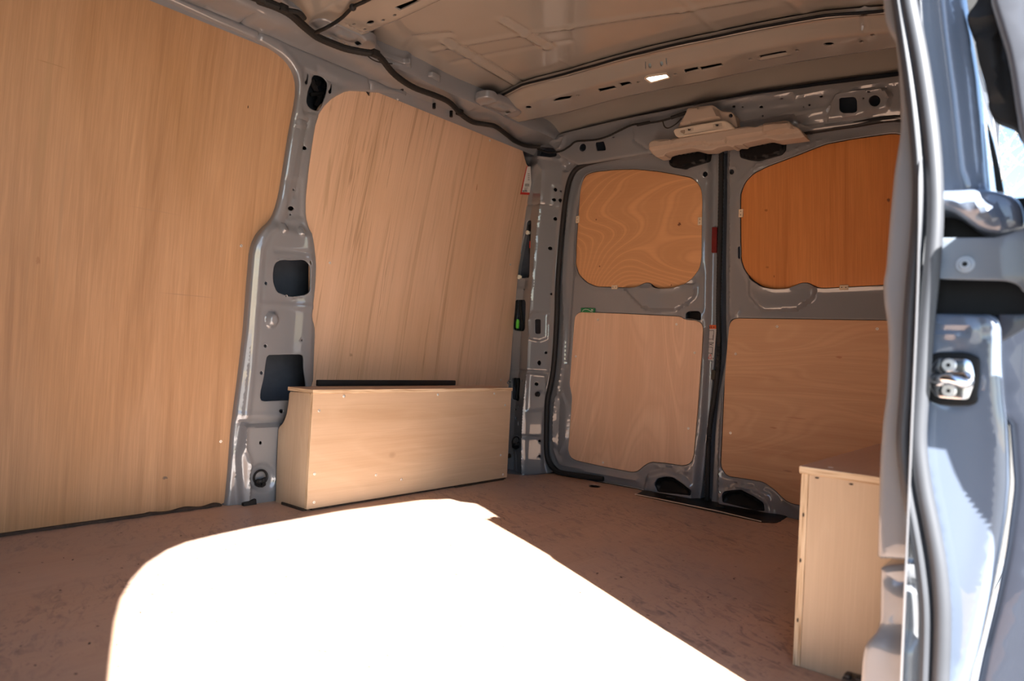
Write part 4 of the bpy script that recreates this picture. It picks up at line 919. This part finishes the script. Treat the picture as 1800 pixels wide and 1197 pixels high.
for (u, v) in ((660, 95), (498, 16), (808, 198)):
    bm = bmesh.new(); p = at_x(u, v, .122); bx(bm, p-np.array([.010, .014, .010]), p+np.array([.010, .012, .012]), .004); obj('loom_tape_joint', bm, TAPE, hs)
hr = thing('wire_harness', 'thin black wire harness running along the rear header to the beige housing', 'wire harness', tuple(hit(1100, 225, 1, 2.37)))
H2 = [(945, 262), (965, 268), (985, 266), (1000, 258), (1012, 249), (1030, 247), (1050, 245), (1070, 239), (1090, 229), (1110, 220), (1130, 217), (1160, 213), (1185, 206), (1205, 200)]
bm = bmesh.new(); tube(bm, crom([hit(u, v, 1, 2.372) for u, v in H2], 8), .0038, 8, rib=.15); obj('main_loom', bm, TAPE, hr)
bm = bmesh.new(); tube(bm, [hit(1120, 219.5, 1, 2.371), hit(1142, 215, 1, 2.371)], .006, 8); obj('loom_sleeve', bm, TAPE, hr); bm = bmesh.new(); tube(bm, [hit(1180, 207, 1, 2.371), hit(1206, 198, 1, 2.371)], .007, 8); obj('loom_sleeve', bm, TAPE, hr)
bm = bmesh.new(); tube(bm, crom([hit(u, v, 1, 2.366) for u, v in ((1165, 213), (1168, 222), (1175, 225), (1188, 218), (1198, 208))], 6), .0022, 8); obj('branch', bm, TAPE, hr)

# ================================================================== RIGHT SIDE: opening, pillar, jamb
wright = sempty('wall_right', (1.8, 1.2, 0), 'right body side with the sliding door opening')
def xr(z, y): return 1.805-.10*max(0., z-.55)**2-.022*max(0., y-1.1)
def to_wall(u, v):
    p = hit(u, v, 2, 0.); d = -SUN; t = 1.7
    for _ in range(20):
        qq = p+d*t; t += (xr(qq[2], qq[1])-qq[0])/d[0]
    qq = p+d*t; return (qq[1], qq[2])
sh = [(1310, 1197), (1130, 1084), (970, 982), (952, 962), (930, 940), (885, 915), (850, 893), (835, 885), (808, 882), (790, 877), (740, 879), (600, 898), (450, 925), (380, 940), (330, 952), (295, 966), (258, 990), (232, 1018), (213, 1052), (203, 1090), (196, 1140), (190, 1197)]
op = [to_wall(u, v) for u, v in sh]
op = [(op[0][0], -.08)]+op+[(op[-1][0], -.08)]
op = [(a, b) for a, b in op]
WOUT = [(-.5, -.10), (2.44, -.10), (2.44, 1.46), (-.5, 1.46)]
# as one outline: the opening runs out through the sill
wo = [(-.5, -.10), (op[-1][0], -.10)]+op[::-1][1:-1]+[(op[0][0], -.10), (2.44, -.10), (2.44, 1.47), (-.5, 1.47)]
plate('side_frame', wo, [], lambda s, t, h: (xr(t, s)-h, s, t), STEEL, wright, step=.05, lip=.001, depth=.002)
plate('bounce_lining', [(1.30, .34), (2.36, .34), (2.36, 1.30), (1.16, 1.30), (1.16, .7)], [], lambda s, t, h: (xr(t, s)-.012-h, s, t), P_WALL2, wright, step=.08, lip=.001, depth=.006)  # unseen plywood, added to bounce light towards the rear
bm = bmesh.new(); bx(bm, (1.62, -.5, 1.40), (1.80, 2.44, 1.47)); bx(bm, (1.80, -.5, -.14), (1.86, 2.44, -.03), .005); bx(bm, (-.1, -.5, -.06), (1.80, -.49, 1.5))
obj('inner_rail', bm, STEEL, wright, sm=None)
print('OPENING', [(round(a, 3), round(b, 3)) for a, b in op])

YJ = 1.015
Lb = [(1545, -40), (1550, 0), (1553, 30), (1560, 52), (1572, 70), (1577, 110), (1582, 200), (1580, 240), (1570, 300), (1562, 380), (1555, 470), (1550, 495), (1551, 530), (1558, 570), (1560, 620), (1557, 690), (1550, 740), (1545, 800), (1542, 900), (1540, 984)]
bulb = [(1590, -60), (1597, 0), (1613, 80), (1625, 150), (1637, 240), (1643, 320), (1643, 400), (1636, 490), (1628, 570), (1621, 660), (1615, 740), (1615, 790), (1624, 860), (1638, 930), (1650, 1000), (1656, 1080), (1653, 1197), (1648, 1260)]
lip_ = [(1570, -60), (1580, 0), (1592, 80), (1602, 150), (1612, 240), (1617, 320), (1614, 400), (1606, 490), (1600, 570), (1596, 660), (1590, 740), (1589, 790), (1597, 860), (1610, 930), (1621, 1000), (1628, 1080), (1625, 1197), (1620, 1260)]
RJ = lambda p, y=YJ: R2(p, y)
back = [(1640, 984), (1620, 860), (1612, 740), (1628, 500), (1635, 320), (1620, 150), (1592, -40)]
cp = plate('doorway_pillar', rnd(R2(Lb+back, YJ+.02), .004, 1), [], placeR(YJ+.02), STEEL, wright, h=feats([('line', R2([(1600, -40), (1615, 200), (1600, 500), (1585, 750), (1590, 984)], YJ+.02), .006, .014)]), step=.012, lip=.010, depth=.016)
cp['label'] = 'blurred grey doorway pillar edge beside the right rear door'
lo = [(1546, 996), (1546, 1012), (1545, 1100), (1536, 1118), (1524, 1128), (1518, 1150), (1515, 1197), (1512, 1260), (1660, 1260), (1660, 1000), (1612, 990)]
plate('doorway_pillar', rnd(R2(lo, YJ+.028), .006, 1), [], placeR(YJ+.028), STEEL, wright, h=feats([('line', R2([(1546, 1012), (1612, 1030)], YJ+.028), -.008, .003), ('line', R2([(1580, 1075), (1570, 1140), (1562, 1160)], YJ+.028), -.004, .004), ('poly', R2([(1500, 1110), (1620, 1130), (1620, 1270), (1500, 1270)], YJ+.028), .012, .02)]), step=.010, lip=.008, depth=.10)
bm = bmesh.new(); p = hit(1496, 1192, 1, YJ+.06); bx(bm, p+np.array([-.010, -.01, -.02]), p+np.array([.028, .02, .002]), .003); bx(bm, p+np.array([-.008, -.008, 0]), p+np.array([.000, .008, .006]), .002); bx(bm, p+np.array([.006, -.008, 0]), p+np.array([.020, .008, .007]), .003)
obj('rubber_buffer', bm, BLACKP, wright)
sw = thing('door_seal', 'thick grey rubber seal round the sliding door opening at right', 'door seal', tuple(hit(1630, 1197, 1, YJ)))
bm = bmesh.new(); tube(bm, crom([hit(u, v, 1, YJ) for u, v in bulb], 6), .0098, 14); obj('seal_bulb', bm, RUBG, sw)
bm = bmesh.new(); tube(bm, crom([hit(u, v, 1, YJ+.004) for u, v in lip_], 6), .0108, 12, flat=.8); obj('seal_lip', bm, RUBG, sw)
# body jamb
S5 = 1/2.993
def s5(pts): return [(1500+x*S5, y*S5) for x, y in pts]
S6 = 1/2.72
def s6(pts): return [(1500+x*S6, 300+y*S6) for x, y in pts]
S7 = 1/2.619
def s7(pts): return [(1370+x*S7, 740+y*S7) for x, y in pts]
YB = YJ+.030
upj = [(1610, -50), (1688, -50)]+s5([(570, 0), (600, 150), (640, 400), (670, 700), (690, 900), (700, 985)])+[(1738, 336), (1650, 345), (1632, 345)]
fu = feats([('line', R2(s5([(480, -50), (500, 150), (550, 500), (590, 900), (640, 990)]), YB), .008, .012), ('poly', R2(s5([(500, -50), (720, -50), (720, 1000), (640, 1000), (600, 900), (560, 500)]), YB), -.014, .022), ('line', R2(s5([(590, 0), (630, 500), (660, 900)]), YB), .006, .010)])
plate('upper_jamb', rnd(R2(upj, YB), .004, 1), [], placeR(YB), BLUE, wright, h=fu, step=.0045, lip=.008, depth=.05)
bel = [(1636, 338), (1660, 336), (1734, 330)]+s5([(800, 1010), (850, 1030), (885, 1070), (898, 1120)])+[(1802, 395), (1790, 404), (1754, 412)]+s6([(600, 285), (540, 240), (480, 200), (430, 190), (370, 195)])
plate('rail_end_housing', rnd(R2(bel, YB-.016), .006, 2), [], placeR(YB-.016), BLUE, wright, h=feats([('poly', R2(s6([(380, 120), (600, 150), (680, 180), (700, 250), (540, 200), (440, 170), (380, 170)]), YB-.016), .014, .012), ('line', R2(s6([(380, 110), (480, 105), (590, 140)]), YB-.016), .006, .006)]), step=.007, lip=.012, depth=.06)
loj = [(1636, 550), (1745, 552), (1757, 570), (1758, 640), (1762, 700)]+s7([(1040, 0), (1048, 150), (1050, 300), (1035, 450), (1010, 600), (985, 730), (960, 850), (930, 980), (900, 1100), (870, 1197), (850, 1300)])+[(1640, 1240), (1652, 1080), (1636, 930), (1610, 800), (1616, 650)]
fj = feats([('ring', R2(s6([(340, 735), (540, 735), (575, 755), (578, 795), (540, 800), (340, 765)]), YB), .004, .004),
            ('line', R2([(1755, 560), (1757, 700), (1760, 860), (1745, 960), (1722, 1060), (1702, 1150)], YB), .0015, .016),
            ('poly', R2(ell(1678, 665, 46, 52, 20), YB), -.003, .006), ('line', R2(s6([(580, 780), (690, 785)]), YB), -.002, .002)])
plate('lower_jamb', rnd(R2(loj, YB), .004, 1), [], placeR(YB), BLUE, wright, h=fj, step=.006, lip=.010, depth=.06)
bm = bmesh.new(); bx(bm, tuple(np.minimum(hit(1630, 360, 1, YB+.03), hit(1830, 570, 1, YB+.03))-np.array([0, 0, 0])), tuple(np.maximum(hit(1630, 360, 1, YB+.03), hit(1830, 570, 1, YB+.03))+np.array([0, .01, 0])), .002)
obj('rail_channel', bm, BLACKP, wright, sm=None)
# striker
stk = thing('door_striker', 'bright steel latch striker with black gasket on the blue-grey jamb', 'door striker', tuple(hit(1678, 700, 1, YB)))
def g9(pts): return [(1600+x/9.206, 600+y/9.206) for x, y in pts]
gk = g9([(250, 300), (330, 220), (420, 175), (900, 175), (1080, 240), (1130, 290), (1120, 600), (1080, 850), (1100, 970), (1000, 1040), (650, 1040), (420, 1020), (270, 930), (240, 780), (235, 500)])
plate('gasket', rnd(R2(gk, YB-.005), .004, 1), [], placeR(YB-.006), BLACKP, stk, h=feats([('poly', R2(gk, YB-.005), -.002, .006)]), step=.006, lip=.002, depth=.004)
spl = g9([(440, 280), (520, 270), (960, 290), (1010, 380), (1040, 560), (1030, 700), (980, 850), (940, 945), (700, 935), (430, 910), (340, 790), (290, 620), (300, 480), (360, 370)])
plate('striker_plate', rnd(R2(spl, YB-.008), .003, 1), [], placeR(YB-.010), STRIKE, stk, h=feats([('ring', R2(spl, YB-.008), -.001, .004), ('poly', R2(g9(ell(400, 600, 90, 110, 12)), YB-.008), -.003, .006)]), step=.004, lip=.0015, depth=.003)
for k, (a, b) in enumerate(((625, 385), (625, 800))):
    c_ = g9([(a, b)])[0]; p = hit(*c_, 1, YB-.011); bm = bmesh.new(); cyl(bm, p, (0, -1, 0), .0085, .003, 20, .007); cyl(bm, p+np.array([0, -.003, 0]), (0, -1, 0), .004, .001, 16); o = obj('fixing_screw', bm, CHROME, stk)
    bm = bmesh.new(); cyl(bm, p+np.array([0, -.0035, 0]), (0, -1, 0), .0026, .0008, 6); obj('hex_recess', bm, BLACKP, o)
bm = bmesh.new(); P = [hit(*g9([(x, y)])[0], 1, YB-dd) for x, y, dd in ((400, 640, .008), (430, 620, .020), (520, 600, .028), (650, 610, .030), (800, 650, .030), (890, 680, .028), (940, 660, .022), (940, 610, .018), (880, 560, .016), (700, 550, .014))]
tube(bm, crom(P, 6), .0060, 14); obj('striker_loop', bm, STRIKE, stk)
# hinge arm of the sliding door
ARMM = plain('arm_blue_paint', (.17, .20, .24), rough=.38, coat=.5, var=.05, sc_=5)
YA = YB-.018
arm = thing('hinge_arm', 'flat painted steel arm with one bolt reaching from the sliding door to the jamb', 'hinge arm', tuple(hit(1697, 489, 1, YA)))
ao = s6([(400, 330), (410, 320), (550, 320), (690, 320), (760, 296), (830, 268), (870, 268)])+[(1822, 520), (1800, 515), (1790, 500)]+s6([(740, 527), (700, 524), (410, 517), (395, 505)])
plate('arm_plate', rnd(R2(ao, YA), .003, 1), [], placeR(YA), ARMM, arm, h=feats([('line', R2(s6([(690, 325), (710, 520)]), YA), .0015, .02)]), step=.010, lip=.0012, depth=.005)
p = hit(1697, 465, 1, YA); bm = bmesh.new(); cyl(bm, p, (0, -1, 0), .0105, .0022, 24, .0100); cyl(bm, p+np.array([0, -.0015, 0]), (0, -1, 0), .0075, .0040, 20, .006); o = obj('bolt', bm, plain('dull_zinc', (.42, .45, .50), .4, metal=.7), arm)
bm = bmesh.new(); cyl(bm, p+np.array([0, -.0050, 0]), (0, -1, 0), .0034, .0007, 6); obj('hex_recess', bm, BLACKP, o)

# open sliding door (its front edge shows at the right of the picture)
YD = 1.06; YD1 = .978
d3 = sempty('door_3', (1.93, 1.0, 0), 'open sliding side door seen edge-on')
dl = [(1738, 553)]+s7([(990, -100), (1000, 0), (1055, 0), (1078, 300), (1040, 600), (990, 850), (930, 1100), (890, 1300)])+[(1850, 1280), (1850, 553)]
def shade_map(px, y):
    o = []
    for u, v in px:
        p = hit(u, v, 1, YB)-SUN/abs(SUN[1])*(YB-y)*-1*-1; o.append((0, p[0], p[2]))
    return o
shadow_teeth = []
for k in range(7):
    u, v = 1693+k*6.2, 868+k*9.6; shadow_teeth += [(u, v-3), (u+6, v-1), (u+6, v+3), (u, v+4)]
dl1 = [(1757, 553), (1762, 600)]+shade_map([(1650, 700), (1655, 740), (1661, 790), (1676, 830)]+shadow_teeth+[(1742, 945), (1749, 975), (1751, 1010)], YD1)+[(0, 2.03, .30), (0, 2.03, .62), (1835, 553)]  # plate outline shaped so that it casts the toothed shadow on the jamb
DKB = plain('shaded_blue_paint_upper', (.03, .037, .055), rough=.4, coat=.4, var=.05)  # body blue darkened: shade of the unlit door edge is in the colour
plate('door_edge_or_blocker', rnd(R2(dl1, YD1), .001, 1), [], placeR(YD1), DKB, d3, step=.015, lip=.0008, depth=.008)
plate('door_edge_or_blocker', rnd(R2([(1803, 290), (1803, 560), (0, 2.03, .56), (0, 2.03, .84)], .955), .004, 1), [], placeR(.955), DKB, d3, step=.015, lip=.004, depth=.010)  # unseen plate added to shade the rail housing and the arm
plate('door_edge_or_blocker', rnd(R2(dl, YD), .006, 1), [], placeR(YD), plain('shaded_blue_paint', (.03, .037, .055), rough=.4, coat=.4, var=.05), d3, step=.015, lip=.010, depth=.03)
post = [(1738, -200), (1741, -60)]+s5([(720, 0), (760, 130), (800, 260), (825, 380), (850, 550), (875, 700), (898, 760)])+[(1815, 330), (1822, 420), (0, 2.01, .66), (0, 2.0, 1.15), (1760, -200)]
YW = 1.0
plate('window_post', rnd(R2(post, YW), .004, 1), [], placeR(YW), plain('post_grey', (.07, .075, .09), .45, coat=.3, var=.05), d3, step=.015, lip=.008, depth=.04)
blk = s5([(600, 70), (650, 0), (660, -40)])+[(1752, -20)]+s5([(760, 60), (800, 180), (840, 340), (870, 520), (890, 640), (905, 760), (870, 710), (850, 665), (740, 622), (712, 575), (706, 545), (712, 530), (690, 430), (660, 330), (642, 230), (655, 205), (628, 190), (600, 120)])
wl_ = thing('window_latch', 'black plastic latch fitting on the sliding door post against the sky', 'latch', tuple(hit(1740, 200, 1, YW)))
plate('latch_body', rnd(R2(blk, YW+.050), .003, 1), [], placeR(YW+.050), RUB, wl_, h=feats([('poly', R2(s5([(650, 200), (760, 180), (800, 520), (720, 520)]), YW+.050), .010, .012), ('line', R2(s5([(600, 100), (720, 80)]), YW+.050), .008, .006)]), step=.008, lip=.004, depth=.02)
spk = s5([(700, 635), (712, 660), (740, 760), (768, 880), (792, 1010), (750, 1005), (735, 880), (715, 760)])
bm_ = plate('window_seal', rnd(R2(spk, YW+.1), .002, 1), [], placeR(YW+.1), RUB, d3, step=.02, lip=.001, depth=.01)

# ================================================================== OUTSIDE: ground and tree
bm = bmesh.new(); g = bmesh.ops.create_grid(bm, x_segments=8, y_segments=8, size=60); 
for w_ in bm.verts: w_.co.z = -.55
struct(obj('ground', bm, plain('pale_gravel', (.15, .14, .125), .9, var=.2, sc_=25, bmp=.5), None, sm=None))
def tree(x, y, H, label, seed):
    r_ = random.Random(seed); t = thing('birch_tree', label, 'tree', (x, y, -.55), 'bare spring trees beyond the doorway')
    bm = bmesh.new(); lf = []
    def br(p, d, L, r, dep):
        n = 5; pts = [Vector(p)]
        for k in range(n):
            d = (d+Vector([r_.uniform(-.12, .12) for _ in range(3)])+Vector((0, 0, .04))).normalized(); pts.append(pts[-1]+d*L/n)
        tube(bm, pts, lambda s: r*(1-.65*s), 5, caps=False)
        if dep == 0 or r < .006:
            for q_ in pts[1:]:
                for _ in range(3): lf.append(q_+Vector([r_.gauss(0, .08) for _ in range(3)]))
            return
        for k in range(6 if dep > 1 else 4):
            i = r_.randint(1 if dep < 3 else 2, n); a = r_.uniform(0, 6.28); o_ = Vector((math.cos(a), math.sin(a), r_.uniform(.3, 1.1))).normalized()
            br(pts[i], (d*.35+o_).normalized(), L*r_.uniform(.35, .55), r*.42, dep-1)
    br((x, y, -.55), Vector((0, 0, 1)), H, .10, 3)
    obj('trunk_and_branches', bm, plain('pale_bark', (.36, .31, .25), .8), t)
    bm = bmesh.new()
    for q_ in lf:
        s = r_.uniform(.018, .035); a = Vector([r_.gauss(0, 1) for _ in range(3)]).normalized(); b = a.orthogonal().normalized(); c = a.cross(b)
        bm.faces.new([bm.verts.new(q_+b*s), bm.verts.new(q_+c*s*.6), bm.verts.new(q_-b*s), bm.verts.new(q_-c*s*.6)])
    o = obj('young_leaves', bm, plain('yellow_green_leaf', (.42, .38, .13), .6, var=.3), t, sm=None); o['kind'] = 'stuff'
tree(.3, 21, 9.0, 'bare pale spring tree far away, nearest of the trees seen right of the doorway jamb', 3)
tree(-2.2, 40, 11.5, 'bare pale spring tree farther off, left of the nearest tree beyond the doorway', 8)
tree(1.4, 32, 12.0, 'bare pale spring tree farther off, right of the nearest tree beyond the doorway', 5)
